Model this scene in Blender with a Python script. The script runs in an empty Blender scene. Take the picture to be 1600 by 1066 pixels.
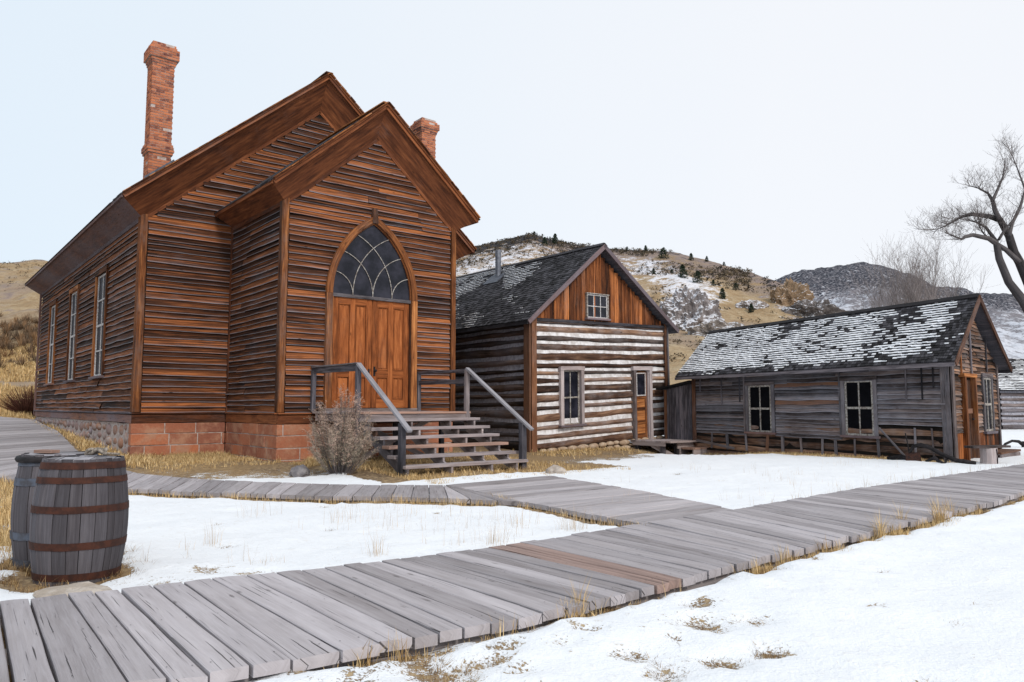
import bpy, math, random
from mathutils import Vector as V, Matrix, noise as mnoise
random.seed(7)
R = math.radians
rnd = random.random
def ru(a, b): return a + (b - a) * random.random()
scene = bpy.context.scene
col = scene.collection

# ------------------------------------------------------------------ helpers
def tag(o, label=None, cat=None, group=None, kind=None):
    if label: o['label'] = label
    if cat: o['category'] = cat
    if group: o['group'] = group
    if kind: o['kind'] = kind
    return o

def empty(name, loc, rz=0.0, label=None, cat=None, group=None):
    o = bpy.data.objects.new(name, None)
    o.empty_display_size = .2
    o.location = loc
    o.rotation_euler = (0, 0, rz)
    col.objects.link(o)
    return tag(o, label, cat, group)

def n3(x, y, z=0.0): return mnoise.noise(V((x, y, z)))
def fbm(x, y, z=0.0, o=4):
    s = 0; a = .5; f = 1.
    for i in range(o):
        s += a * mnoise.noise(V((x * f, y * f, z * f + i * 7.3))); a *= .5; f *= 2.03
    return s

class MB:
    def __init__(s):
        s.v = []; s.f = []; s.uv = []; s.c = []
    def vert(s, p, c=(0, 0, 0)):
        s.v.append((p[0], p[1], p[2])); s.c.append((c[0], c[1], c[2], 1.)); return len(s.v) - 1
    def face(s, idx, uvs=None):
        s.f.append(tuple(idx))
        s.uv.extend(uvs if uvs else [(0, 0)] * len(idx))
    def poly(s, pts, c=None, uvs=None):
        c = c or (rnd(), 0, rnd())
        ids = [s.vert(p, c) for p in pts]
        if not uvs:
            p0 = V(pts[0]); e = (V(pts[1]) - p0).normalized()
            nn = e.cross(V(pts[2]) - p0)
            g = nn.cross(e).normalized() if nn.length > 1e-9 else V((0, 0, 1))
            uvs = [((V(p) - p0).dot(e), (V(p) - p0).dot(g)) for p in pts]
        s.face(ids, uvs)
    def beam(s, p0, p1, w, t, seg=1, wob=0., wobt=0., c=None, taper=1., edge=False, caps=True, freq=1.3):
        """bar from p0 to p1 (centre line), full cross-section vectors w (height) and t (depth)"""
        p0 = V(p0); p1 = V(p1); w = V(w); t = V(t)
        L = (p1 - p0).length
        if c is None: c = (rnd(), 0, rnd())
        ou = rnd() * 50; ov = rnd() * 50; sd = rnd() * 100
        wl = w.length; tl = t.length
        wn = w.normalized() if wl else w; tn = t.normalized() if tl else t
        rings = []
        for i in range(seg + 1):
            k = i / seg; p = p0.lerp(p1, k); sc = 1 + (taper - 1) * k
            a = w * .5 * sc; b = t * .5 * sc
            if wob or wobt:
                d1 = wn * (wob * n3(k * L * freq, sd)); d2 = wn * (wob * n3(k * L * freq, sd + 9))
                e1 = tn * (wobt * n3(k * L * freq, sd + 21)); e2 = tn * (wobt * n3(k * L * freq, sd + 31))
            else: d1 = d2 = e1 = e2 = V((0, 0, 0))
            q = [p + a + b + d1 + e1, p + a - b + d1, p - a - b + d2, p - a + b + d2 + e2]
            ed = (0, 0, 1, 1) if edge else (c[1],) * 4
            rings.append([s.vert(x, (c[0], ed[j], c[2])) for j, x in enumerate(q)])
        per = [0, tl, tl + wl, 2 * tl + wl, 2 * tl + 2 * wl]
        for i in range(seg):
            u0 = ou + L * i / seg; u1 = ou + L * (i + 1) / seg
            A = rings[i]; B = rings[i + 1]
            for j in range(4):
                j2 = (j + 1) % 4
                s.face((A[j], A[j2], B[j2], B[j]), [(u0, ov + per[j]), (u0, ov + per[j + 1]), (u1, ov + per[j + 1]), (u1, ov + per[j])])
        if caps:
            for rg, fl in ((rings[0], 0), (rings[-1], 1)):
                ids = rg[::-1] if not fl else rg
                s.face(ids, [(ou, ov), (ou + tl * .3, ov), (ou + tl * .3, ov + wl), (ou, ov + wl)])
    def tube(s, pts, rad, n=6, c=None, caps=True, squash=None):
        pts = [V(p) for p in pts]
        if c is None: c = (rnd(), 0, rnd())
        if not hasattr(rad, '__len__'): rad = [rad] * len(pts)
        rings = []; L = 0; ref = None; ls = []
        ou = rnd() * 20
        for i, p in enumerate(pts):
            d = (pts[min(i + 1, len(pts) - 1)] - pts[max(i - 1, 0)])
            d = d.normalized() if d.length > 1e-9 else V((0, 0, 1))
            if ref is None:
                ref = V((0, 0, 1)) if abs(d.z) < .9 else V((1, 0, 0))
            a = d.cross(ref)
            if a.length < 1e-6: a = d.cross(V((0, 1, 0)))
            a.normalize(); b = a.cross(d).normalized(); ref = b
            if i: L += (p - pts[i - 1]).length
            ls.append(L)
            rings.append([s.vert(p + a * (rad[i] * math.cos(2 * math.pi * k / n)) + b * (rad[i] * math.sin(2 * math.pi * k / n)), c) for k in range(n)])
        for i in range(len(pts) - 1):
            for k in range(n):
                k2 = (k + 1) % n
                w = 6.28 * max(rad)
                s.face((rings[i][k], rings[i + 1][k], rings[i + 1][k2], rings[i][k2]),
                       [(ou + ls[i], w * k / n), (ou + ls[i + 1], w * k / n), (ou + ls[i + 1], w * (k + 1) / n), (ou + ls[i], w * (k + 1) / n)])
        if caps and n > 2:
            s.face(rings[0], [(0, 0)] * n); s.face(rings[-1][::-1], [(0, 0)] * n)
    def build(s, name, mat, parent=None, warp=None, smooth=False, bevel=0.):
        me = bpy.data.meshes.new(name)
        vs = s.v
        if warp: vs = [warp(*p) for p in vs]
        me.from_pydata(vs, [], s.f)
        uvl = me.uv_layers.new(name='uv')
        uvl.data.foreach_set('uv', [x for q in s.uv for x in q])
        ca = me.color_attributes.new('col', 'FLOAT_COLOR', 'POINT')
        ca.data.foreach_set('color', [x for q in s.c for x in q])
        if smooth: me.polygons.foreach_set('use_smooth', [True] * len(me.polygons))
        me.materials.append(mat)
        me.update()
        o = bpy.data.objects.new(name, me)
        col.objects.link(o)
        if parent: o.parent = parent
        if bevel:
            b = o.modifiers.new('bevel', 'BEVEL'); b.width = bevel; b.segments = 2; b.limit_method = 'ANGLE'
        return o

class Wall:
    """a plane of a building: a runs along it, z up, o outwards"""
    def __init__(s, o, al, out): s.o = V(o); s.al = V(al); s.out = V(out)
    def P(s, a, z, o=0.): return s.o + s.al * a + s.out * o + V((0, 0, z))

# ------------------------------------------------------------------ materials
class NT:
    def __init__(s, name):
        s.m = bpy.data.materials.new(name); s.m.use_nodes = True
        s.t = s.m.node_tree; s.b = s.t.nodes['Principled BSDF']
    def n(s, typ, **kw):
        nd = s.t.nodes.new(typ)
        for k, v in kw.items():
            if k.startswith('i_'):
                key = k[2:]
                key = int(key) if key.isdigit() else key
                s.set(nd.inputs[key], v)
            else: setattr(nd, k, v)
        return nd
    def set(s, inp, v):
        if isinstance(v, bpy.types.NodeSocket): s.t.links.new(v, inp)
        elif isinstance(v, tuple) and len(v) == 3 and inp.type == 'RGBA': inp.default_value = (*v, 1)
        else: inp.default_value = v
    def attr(s):
        a = s.n('ShaderNodeAttribute', attribute_name='col')
        sp = s.n('ShaderNodeSeparateColor', i_0=a.outputs['Color'])
        return sp.outputs[0], sp.outputs[1], sp.outputs[2]
    def uv(s, sx, sy):
        u = s.n('ShaderNodeUVMap', uv_map='uv')
        return s.n('ShaderNodeMapping', i_0=u.outputs[0], i_3=(sx, sy, 1)).outputs[0]
    def obj(s): return s.n('ShaderNodeTexCoord').outputs['Object']
    def geo(s): return s.n('ShaderNodeNewGeometry').outputs['Position']
    def noise(s, vec, scale, detail=4, rough=.55, dist=0., w=None):
        nd = s.n('ShaderNodeTexNoise', i_Vector=vec, i_Scale=scale, i_Detail=detail, i_Roughness=rough, i_Distortion=dist)
        return nd.outputs['Fac']
    def ramp(s, fac, stops, interp='LINEAR'):
        r = s.n('ShaderNodeValToRGB', i_0=fac); r.color_ramp.interpolation = interp
        e = r.color_ramp.elements
        while len(e) < len(stops): e.new(.5)
        for i, (p, c) in enumerate(stops):
            e[i].position = p; e[i].color = (*c, 1) if isinstance(c, tuple) else (c, c, c, 1)
        return r.outputs[0]
    def math(s, op, a, b=0., c=None, clamp=False):
        nd = s.n('ShaderNodeMath', operation=op, use_clamp=clamp, i_0=a, i_1=b)
        if c is not None: s.set(nd.inputs[2], c)
        return nd.outputs[0]
    def mix(s, fac, a, b, blend='MIX'):
        nd = s.n('ShaderNodeMix', data_type='RGBA', blend_type=blend)
        s.set(nd.inputs[0], fac); s.set(nd.inputs[6], a); s.set(nd.inputs[7], b)
        return nd.outputs[2]
    def step(s, x, lo, hi):
        nd = s.n('ShaderNodeMapRange', i_0=x, i_1=lo, i_2=hi, i_3=0., i_4=1.); nd.interpolation_type = 'SMOOTHSTEP'
        return nd.outputs[0]
    def bump(s, h, strength=.5, dist=.02, prev=None):
        nd = s.n('ShaderNodeBump', i_Strength=strength, i_Distance=dist, i_Height=h)
        if prev is not None: s.set(nd.inputs['Normal'], prev)
        return nd.outputs[0]
    def done(s, color, rough=.85, normal=None, spec=.25, metal=0.):
        s.set(s.b.inputs['Base Color'], color); s.set(s.b.inputs['Roughness'], rough)
        s.b.inputs['Specular IOR Level'].default_value = spec
        s.b.inputs['Metallic'].default_value = metal
        if normal is not None: s.set(s.b.inputs['Normal'], normal)
        return s.m

def wood(name, dark, mid, light, grey, gbase=.3, gedge=.5, var=.6, across=26, bump=.5, crack=.5, alt=None, altat=.9, knots=True, gscale=.7, along=1.3, spec=.2, gn=1.6, rp=.17, cn=.45, lf=.4, rs=.22, ckx=1.6):
    """weathered timber: grain along uv.x, tone per board in col.r, worn and edge-lit lower edge painted pale from col.g"""
    t = NT(name); r, g, b = t.attr()
    f1 = t.noise(t.uv(along, across), 1., 5, .62, .3)
    f2 = t.noise(t.uv(along * 4, across * 5), 1., 3, .6)
    f3 = t.noise(t.uv(1.1, across * .35), 1., 4, .6, .8)
    f = t.math('ADD', t.math('MULTIPLY', f1, 1 - lf), t.math('MULTIPLY', f3, lf))
    f = t.math('ADD', f, t.math('MULTIPLY', t.math('SUBTRACT', r, .5), rs))
    c = t.ramp(f, [(.5 - rp, dark), (.5, mid), (.5 + rp, light)])
    if alt: c = t.mix(t.step(b, altat - .005, altat + .005), c, t.mix(t.step(f1, .3, .7), tuple(x * .55 for x in alt), alt))
    gm = t.math('ADD', t.math('MULTIPLY', t.math('POWER', g, 3.), gedge), t.math('MULTIPLY', t.math('SUBTRACT', t.noise(t.obj(), gscale, 4, .6), .5), gn))  # paler grey towards the lower edge: wear plus painted edge light
    gm = t.math('ADD', gm, gbase - .2)
    gm = t.math('ADD', gm, t.math('MULTIPLY', t.math('SUBTRACT', b, .5), cn))
    gm = t.math('ADD', gm, t.math('MULTIPLY', t.math('SUBTRACT', f2, .5), .9), clamp=True)
    gm = t.math('MULTIPLY', gm, 1., clamp=True)
    gc = t.mix(f2, tuple(x * .55 for x in grey), tuple(min(1, x * 1.45) for x in grey))
    if alt: gm = t.math('MULTIPLY', gm, t.math('SUBTRACT', 1., t.math('MULTIPLY', t.step(b, altat - .005, altat + .005), .75)))
    c = t.mix(gm, c, gc)
    ck = t.noise(t.uv(.9, across * ckx), 1., 3, .55, .5)
    ckm = t.math('SUBTRACT', 1., t.step(ck, .30, .36))
    ckm = t.math('MULTIPLY', ckm, crack)
    c = t.mix(ckm, c, (.012, .009, .007))
    if knots:
        vo = t.n('ShaderNodeTexVoronoi', i_Vector=t.uv(1.6, 5.), i_Scale=1.); vo.feature = 'F1'
        km = t.math('MULTIPLY', t.math('SUBTRACT', 1., t.step(vo.outputs['Distance'], .04, .1)), .7)
        c = t.mix(km, c, tuple(x * .6 for x in dark))
    vv = t.math('ADD', 1 - var * .5, t.math('MULTIPLY', r, var))
    c = t.mix(1., c, t.n('ShaderNodeCombineColor', i_0=vv, i_1=vv, i_2=vv).outputs[0], 'MULTIPLY')
    h = t.math('SUBTRACT', t.math('ADD', t.math('MULTIPLY', f1, .7), t.math('MULTIPLY', f2, .3)), ckm)
    return t.done(c, .86, t.bump(h, bump, .012), spec)

M = {}
GREY = (.21, .205, .225)
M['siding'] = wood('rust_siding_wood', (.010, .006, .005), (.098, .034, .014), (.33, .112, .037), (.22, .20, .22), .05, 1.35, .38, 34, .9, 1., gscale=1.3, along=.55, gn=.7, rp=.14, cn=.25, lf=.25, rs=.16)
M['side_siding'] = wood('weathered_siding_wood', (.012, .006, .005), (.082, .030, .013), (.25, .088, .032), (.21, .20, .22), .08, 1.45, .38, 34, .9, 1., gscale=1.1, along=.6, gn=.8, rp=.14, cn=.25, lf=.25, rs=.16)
M['trim'] = wood('stained_trim_wood', (.042, .015, .008), (.125, .041, .017), (.25, .088, .034), (.20, .15, .14), .07, .1, .35, 16, .3, .35, gscale=1.1, gn=1.1, along=1.6)
M['casing'] = wood('worn_casing_wood', (.03, .011, .006), (.175, .060, .020), (.44, .18, .06), (.18, .15, .14), .12, .3, .5, 24, .5, .7, gscale=1.2)
M['eave'] = wood('grey_eave_wood', (.03, .015, .012), (.12, .05, .03), (.24, .10, .045), (.17, .15, .175), .78, .2, .4, 14, .3, .3, gscale=.5)
M['door'] = wood('orange_door_wood', (.10, .030, .010), (.265, .078, .022), (.43, .145, .045), (.20, .10, .06), .05, .1, .3, 18, .25, .3, gscale=2.2, gn=1.3, along=1.8, rp=.15)
M['walk'] = wood('grey_walkway_plank', (.235, .210, .212), (.35, .322, .332), (.46, .43, .445), (.40, .382, .41), .35, .3, .30, 17, .9, .8, alt=(.36, .25, .215), altat=.93, along=.8, cn=.2, gn=.8, rp=.22, lf=.5, rs=.18, ckx=4.5)
M['stair'] = wood('grey_stair_wood', (.12, .09, .085), (.29, .235, .225), (.42, .36, .35), (.34, .32, .35), .35, .3, .5, 18, .5, .6, alt=(.45, .27, .20), altat=.93)
M['dark_stair'] = wood('dark_post_wood', (.012, .012, .015), (.05, .045, .05), (.16, .14, .15), (.13, .13, .16), .35, .3, .5, 20, .5, .5)
M['board_gable'] = wood('orange_gable_board', (.025, .010, .006), (.145, .046, .016), (.34, .12, .038), (.18, .14, .12), .06, .3, .9, 24, .6, .7, gscale=1.2)
M['log'] = wood('brown_log', (.016, .010, .008), (.095, .048, .030), (.27, .16, .10), (.28, .245, .24), .27, .3, .8, 14, 1., .8, gscale=1.6)
M['log_dark'] = wood('shade_toned_log', (.016, .012, .011), (.075, .05, .04), (.16, .11, .09), (.12, .12, .14), .4, .3, .7, 14, 1., .7, gscale=1.1)  # darker copy of the log wood, side wall's shade put into the colour
M['chink'] = None
M['grey_siding'] = wood('silver_grey_siding', (.014, .011, .011), (.085, .065, .062), (.20, .16, .15), (.235, .235, .27), .40, 1.0, .5, 26, .9, 1., alt=(.20, .085, .035), altat=.975, gscale=1., along=1.8, gn=1.3)
M['brown_siding'] = wood('brown_gable_siding', (.025, .013, .009), (.14, .07, .04), (.27, .15, .09), (.24, .22, .22), .28, .5, .9, 20, .8, .9, gscale=.9)
M['shingle'] = wood('dark_cedar_shingle', (.012, .011, .012), (.026, .025, .028), (.060, .058, .066), (.085, .085, .10), .16, .3, 1.0, 30, .5, .4, knots=False, gscale=.5)
M['stave'] = wood('barrel_stave', (.028, .024, .027), (.08, .072, .08), (.175, .16, .17), (.14, .135, .155), .35, .0, .6, 20, .35, .35, knots=False, rp=.3, cn=.5, gn=.8)
M['lid'] = wood('barrel_lid', (.12, .11, .115), (.22, .21, .225), (.32, .31, .335), (.30, .30, .33), .4, .0, .4, 22, .35, .5, knots=False)

def flat(name, color, rough=.8, nscale=8., var=.25, bump=.2, metal=0., spec=.25, c2=None, det=5):
    t = NT(name); n = t.noise(t.obj(), nscale, det, .6)
    c2 = c2 or tuple(x * (1 - var * 2) for x in color)
    c = t.mix(t.step(n, .35, .65), c2, color)
    return t.done(c, rough, t.bump(n, bump, .01), spec, metal)
M['chink'] = flat('lime_chinking', (.76, .75, .77), .9, 5., .13, .35, c2=(.50, .47, .46))
M['rake'] = wood('brown_rake_wood', (.03, .014, .009), (.12, .050, .024), (.24, .11, .055), (.18, .15, .15), .2, .3, .5, 18, .4, .4)
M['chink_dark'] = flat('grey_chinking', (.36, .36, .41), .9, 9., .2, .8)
M['snow'] = flat('snow', (.93, .94, .96), .6, 14., .02, .25, c2=(.84, .87, .92))
M['iron'] = flat('rusty_iron', (.075, .032, .022), .8, 16., .3, .4, metal=.2, c2=(.022, .014, .014))
M['hoop'] = flat('rusty_hoop', (.075, .028, .018), .8, 14., .3, .3, metal=.2, c2=(.04, .018, .014))
M['hoop_blue'] = flat('blue_grey_hoop', (.095, .11, .145), .7, 14., .3, .3, metal=.2, c2=(.06, .06, .07))
M['dark_iron'] = flat('dark_iron', (.03, .026, .028), .7, 12., .3, .4, metal=.3)
M['pipe'] = flat('galvanised_pipe', (.20, .215, .25), .5, 9., .2, .1, metal=.5, c2=(.13, .14, .17))
M['flash'] = flat('lead_flashing', (.12, .13, .16), .6, 9., .2, .1, metal=.3)
M['rope'] = flat('old_rope', (.32, .28, .24), .95, 60., .3, .6)
M['white'] = flat('worn_white_paint', (.62, .62, .64), .7, 30., .2, .3, c2=(.34, .31, .29))
M['cream'] = flat('grey_sash_paint', (.42, .40, .37), .7, 20., .25, .3, c2=(.16, .13, .11))
M['under'] = flat('dark_sheathing', (.014, .010, .008), .95, 6., .3, .2)
M['black'] = flat('interior_shade_black', (.006, .006, .008), .9, 3., .2, .0, spec=.05)  # near-black colour standing in for unlit space behind panes and staves
def glassmat():
    t = NT('old_window_glass'); n = t.noise(t.obj(), 2.2, 5, .6)
    c = t.mix(t.step(n, .35, .7), (.008, .009, .014), (.032, .032, .046))
    return t.done(c, .14, t.bump(n, .05, .02), .22)
M['glass'] = glassmat()
M['glass_dull'] = flat('dusty_glass', (.03, .03, .04), .5, 3., .2, .05, spec=.1)
def stonemat(name, a, b, c, scale=5.):
    t = NT(name); r, g, bb = t.attr(); n = t.noise(t.obj(), scale, 6, .65)
    n2 = t.noise(t.obj(), scale * 7, 4, .6)
    cc = t.mix(r, a, b); cc = t.mix(t.step(n, .42, .68), cc, c)
    vv = t.math('ADD', .72, t.math('MULTIPLY', n2, .5))
    cc = t.mix(1., cc, t.n('ShaderNodeCombineColor', i_0=vv, i_1=vv, i_2=vv).outputs[0], 'MULTIPLY')
    return t.done(cc, .9, t.bump(t.math('ADD', n, t.math('MULTIPLY', n2, .4)), .6, .03), .2)
M['redstone'] = stonemat('red_sandstone', (.47, .17, .085), (.24, .095, .065), (.42, .22, .14), 3.)
M['mortar'] = stonemat('pale_mortar', (.52, .45, .42), (.46, .39, .36), (.34, .25, .21), 9.)
M['rubble'] = stonemat('rubble_stone', (.34, .17, .10), (.24, .22, .25), (.38, .33, .31), 4.)
M['tanstone'] = stonemat('tan_stone', (.42, .30, .20), (.35, .25, .18), (.52, .42, .32), 6.)
M['brick'] = stonemat('red_brick', (.56, .19, .085), (.13, .045, .04), (.46, .20, .12), 10.)
M['rockgrey'] = stonemat('grey_field_rock', (.17, .16, .17), (.11, .10, .12), (.28, .26, .26), 6.)
M['rockpale'] = stonemat('pale_field_rock', (.40, .34, .28), (.34, .29, .26), (.52, .47, .42), 8.)

def plantmat(name, cols, rough=.9):
    t = NT(name); r, g, b = t.attr()
    k = [(i / (len(cols) - 1), c) for i, c in enumerate(cols)]
    c = t.ramp(r, k)
    vv = t.math('ADD', .65, t.math('MULTIPLY', b, .7))
    c = t.mix(1., c, t.n('ShaderNodeCombineColor', i_0=vv, i_1=vv, i_2=vv).outputs[0], 'MULTIPLY')
    return t.done(c, rough, None, .1)
M['grass'] = plantmat('dry_golden_grass', [(.32, .20, .09), (.56, .39, .18), (.72, .55, .31)])
M['grass_brown'] = plantmat('dry_brown_grass', [(.10, .06, .03), (.26, .16, .08), (.50, .36, .18)])
M['straw'] = plantmat('pale_straw', [(.40, .30, .20), (.58, .46, .33)])
M['sage'] = plantmat('dry_sagebrush', [(.18, .18, .13), (.33, .27, .21), (.46, .32, .26), (.56, .38, .31)])
M['redbush'] = plantmat('red_twig', [(.06, .03, .025), (.16, .07, .05), (.24, .12, .08)])
M['bark'] = wood('tree_bark', (.02, .018, .018), (.055, .048, .05), (.10, .09, .09), (.09, .085, .09), .3, 0, .4, 12, 1., .4, knots=False)
M['twig'] = plantmat('bare_twig', [(.10, .085, .085), (.19, .165, .16)])
M['willow'] = plantmat('grey_willow_twig', [(.20, .17, .165), (.32, .28, .27)])
M['juniper'] = plantmat('juniper_foliage', [(.012, .020, .016), (.030, .045, .030), (.05, .062, .04)])
M['scrub'] = plantmat('hill_scrub', [(.03, .03, .028), (.09, .075, .055), (.17, .12, .07)])
M['slopebush'] = plantmat('slope_bush', [(.09, .075, .06), (.20, .13, .08), (.34, .20, .10)])
# ------------------------------------------------------------------ terrain
def sst(a, b, x):
    t = max(0., min(1., (x - a) / (b - a))); return t * t * (3 - 2 * t)
def chuv(x, y):
    dx = x + 4.99; dy = y - 16.22
    return dx * .775 + dy * .632, -dx * .632 + dy * .775
def gz(x, y):
    u, v = chuv(x, y)
    z = .13 * sst(12.5, 15.5, y) * sst(1., -2., x)
    z += .62 * max(0, min(2.2, (v - 3.) / 15.5)) * sst(7, -1, u)
    z += .012 * max(0., min(y, 60) - 22.) * sst(-3, 2, x)
    z -= .28 * math.exp(-((x - 5.3) ** 2 + (y - 22.8) ** 2) / 2.4)
    return z
def interp(tab, x):
    if x <= tab[0][0]: return tab[0][1]
    for (a, b), (c, d) in zip(tab, tab[1:]):
        if x <= c:
            k = (x - a) / (c - a); return b + (d - b) * k
    return tab[-1][1]
# bearing (x/depth) against ridge height per metre of depth
RID1 = [(-1.1, .20), (-.68, .193), (-.64, .197), (-.59, .190), (-.42, .185), (-.25, .178), (-.127, .19), (-.085, .203), (-.06, .213), (-.034, .219), (0, .227), (.025, .231), (.06, .223), (.085, .217), (.135, .212), (.17, .210), (.22, .207), (.262, .196), (.305, .184), (.347, .171), (.372, .160), (.415, .136), (.457, .10), (.525, .064), (.59, .03), (.8, .01)]
DEP1 = [(-1.1, 110), (-.3, 120), (-.1, 185), (.17, 190), (.3, 160), (.415, 120), (.59, 90)]
RID2 = [(.15, .10), (.25, .12), (.32, .146), (.36, .172), (.39, .182), (.423, .184), (.457, .190), (.477, .1925), (.515, .187), (.542, .177), (.571, .160), (.606, .157), (.621, .150), (.648, .151), (.677, .148), (.85, .14), (1.2, .10)]
def hill1(t, k):
    """point of the near hill on bearing t, k = 0 foot .. 1 ridge"""
    D1 = interp(DEP1, t); E = interp(RID1, t)
    D0 = 36 if t > -.3 else 31
    if t > .25: D0 = 36 + (min(t, .6) - .25) * 60
    d = D0 + (D1 - D0) * k
    H = E * D1 + 1.3
    kk = min(k, 1)
    z = gz(t * D0, D0) - .3 + (H - gz(t * D0, D0) + .3) * (.72 * kk + .28 * kk ** 2)
    x = t * d
    amp = min(1, kk * 3) * (1 - .82 * sst(.9, 1, kk))
    z += amp * (2.6 * fbm(x * .035, d * .035, 3.) + 1.2 * abs(fbm(x * .12, d * .12, 8.)))
    z += .5 * fbm(x * .35, d * .35, 1.)*min(1, kk * 4)
    if k > 1: z -= (k - 1) * 60
    return x, d, z
def hill2(t, k):
    E = interp(RID2, t); D1 = 360.; D0 = 62.
    d = D0 + (D1 - D0) * k
    H = E * D1 + 1.3; kk = min(k, 1)
    z = .2 + (H - .2) * (.8 * kk + .2 * kk * kk)
    x = t * d
    amp = min(1, kk * 3) * (1 - .5 * sst(.9, 1, kk))
    z += amp * (7 * fbm(x * .016, d * .016, 5.) * (1 - .8 * sst(.85, 1, kk)) - 9 * abs(fbm(x * .035, d * .035, 2., 5)) + 1.6)
    z += 1.3 * fbm(x * .2, d * .2, 1.) * min(1, kk * 4)
    if k > 1: z -= (k - 1) * 100
    return x, d, z

# main walkway rungs: far edge, near edge (world x, y)
WALK = [((-4.9, 4.05), (-3.75, 2.55)), ((-3.99, 4.42), (-2.84, 2.95)), ((-3.67, 4.57), (-2.57, 3.08)), ((-3.34, 4.72), (-2.26, 3.24)), ((-3.03, 4.86), (-1.96, 3.38)), ((-2.88, 5.0), (-1.69, 3.43)), ((-2.61, 5.13), (-1.37, 3.52)), ((-2.28, 5.34), (-1.05, 3.72)), ((-2.13, 5.46), (-.85, 3.86)), ((-1.92, 5.56), (-.68, 3.97)), ((-1.73, 5.64), (-.51, 4.06)), ((-1.41, 5.8), (-.26, 4.22)), ((-1.16, 5.96), (.03, 4.42)), ((-.63, 6.32), (.62, 4.93)), ((.22, 6.95), (1.31, 5.52)), ((1.26, 7.9), (2.12, 6.28)), ((2.65, 9.06), (3.3, 7.3)), ((5.09, 11.31), (6.13, 9.75)), ((8.44, 14.1), (8.93, 12.5)), ((11.21, 16.45), (11.9, 14.9)), ((16.5, 20.6), (17.2, 19.0)), ((24, 26.4), (24.7, 24.8))]
PATH_A = [((1.37, 8.02), (2.68, 9.12)), ((.16, 9.85), (1.89, 11.15)), ((-1.03, 11.97), (.7, 13.5))]
PATH_B = [((-1.03, 11.95), (.15, 9.9)), ((-1.035, 11.95), (-.19, 10.05)), ((-1.04, 11.95), (-.55, 10.17)), ((-1.08, 11.95), (-.86, 10.27)), ((-1.53, 11.95), (-1.37, 10.37)), ((-2.59, 12.02), (-2.45, 10.44)), ((-3.19, 12.16), (-3.0, 10.59)), ((-5.04, 12.77), (-4.6, 10.99)), ((-6.69, 13.6), (-6.17, 11.6)), ((-8.5, 15.4), (-8.6, 12.9)), ((-10.3, 18.0), (-11.3, 15.7)), ((-14.0, 23.4), (-15.1, 20.4)), ((-18.3, 29.0), (-20.0, 27.0)), ((-23.5, 32.0), (-24.0, 29.6))]
def seg_dist(px, py, pts):
    b = 1e9
    for (x0, y0), (x1, y1) in zip(pts, pts[1:]):
        dx = x1 - x0; dy = y1 - y0
        k = max(0, min(1, ((px - x0) * dx + (py - y0) * dy) / (dx * dx + dy * dy + 1e-9)))
        b = min(b, math.hypot(px - x0 - k * dx, py - y0 - k * dy))
    return b
MIDW = [((q[0][0] + q[1][0]) / 2, (q[0][1] + q[1][1]) / 2) for q in WALK]
NEAR = [q[1] for q in WALK]; FAR = [q[0] for q in WALK]
PLOW = [q[1] for q in PATH_B[1:]]; PUP = [q[0] for q in PATH_B[3:]]
PAL = [q[0] for q in PATH_A]
SPOTS = [(1.2, 5.0, .2), (-.05, 3.3, .25), (.65, 4.9, .12), (3.0, 5.0, .09), (1.9, 3.6, .12), (2.4, 3.9, .08), (5.0, 6.2, .09), (7.5, 9.2, .1), (-1.9, 8.0, .1), (-.9, 9.2, .12), (-2.4, 9.8, .14), (.6, 8.9, .1), (-3.2, 8.3, .1), (4.8, 13.6, .14), (3.6, 13.2, .1), (.36, 4.72, .16), (2.05, 6.04, .16), (2.5, 6.4, .12), (3.4, 7.25, .18), (3.75, 7.6, .16), (4.2, 8.1, .22), (4.7, 8.5, .2), (5.2, 8.95, .2), (5.8, 9.4, .14), (-.05, 4.1, .14), (-.45, 3.9, .2), (1.9, 5.25, .07), (.9, 4.25, .1), (.05, 3.75, .1), (1.7, 3.8, .08), (2.6, 4.6, .07), (2.9, 6.0, .08), (.3, 4.15, .12), (.55, 3.45, .14), (.9, 3.5, .08), (3.6, 5.3, .07), (4.6, 6.6, .08), (6.1, 7.4, .1), (-1.6, 6.9, .08), (-.2, 8.6, .07), (3.9, 11.9, .09), (2.3, 12.4, .1), (1.6, 13.6, .16), (2.5, 13.9, .1), (3.2, 14.6, .14), (1.15, 4.55, .26), (1.45, 4.62, .2), (.62, 4.0, .22), (.72, 3.75, .2), (1.05, 3.9, .18), (-.35, 3.72, .3), (-.1, 3.9, .2), (-.75, 3.55, .25), (-.3, 3.35, .35), (.1, 3.45, .16), (1.35, 4.05, .16), (-2.35, 5.95, .3), (-3.9, 5.2, .22), (-3.7, 4.95, .18), (-2.6, 7.0, .14), (.4, 4.4, .14), (2.3, 4.9, .12), (-1.0, 3.3, .3)]
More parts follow.
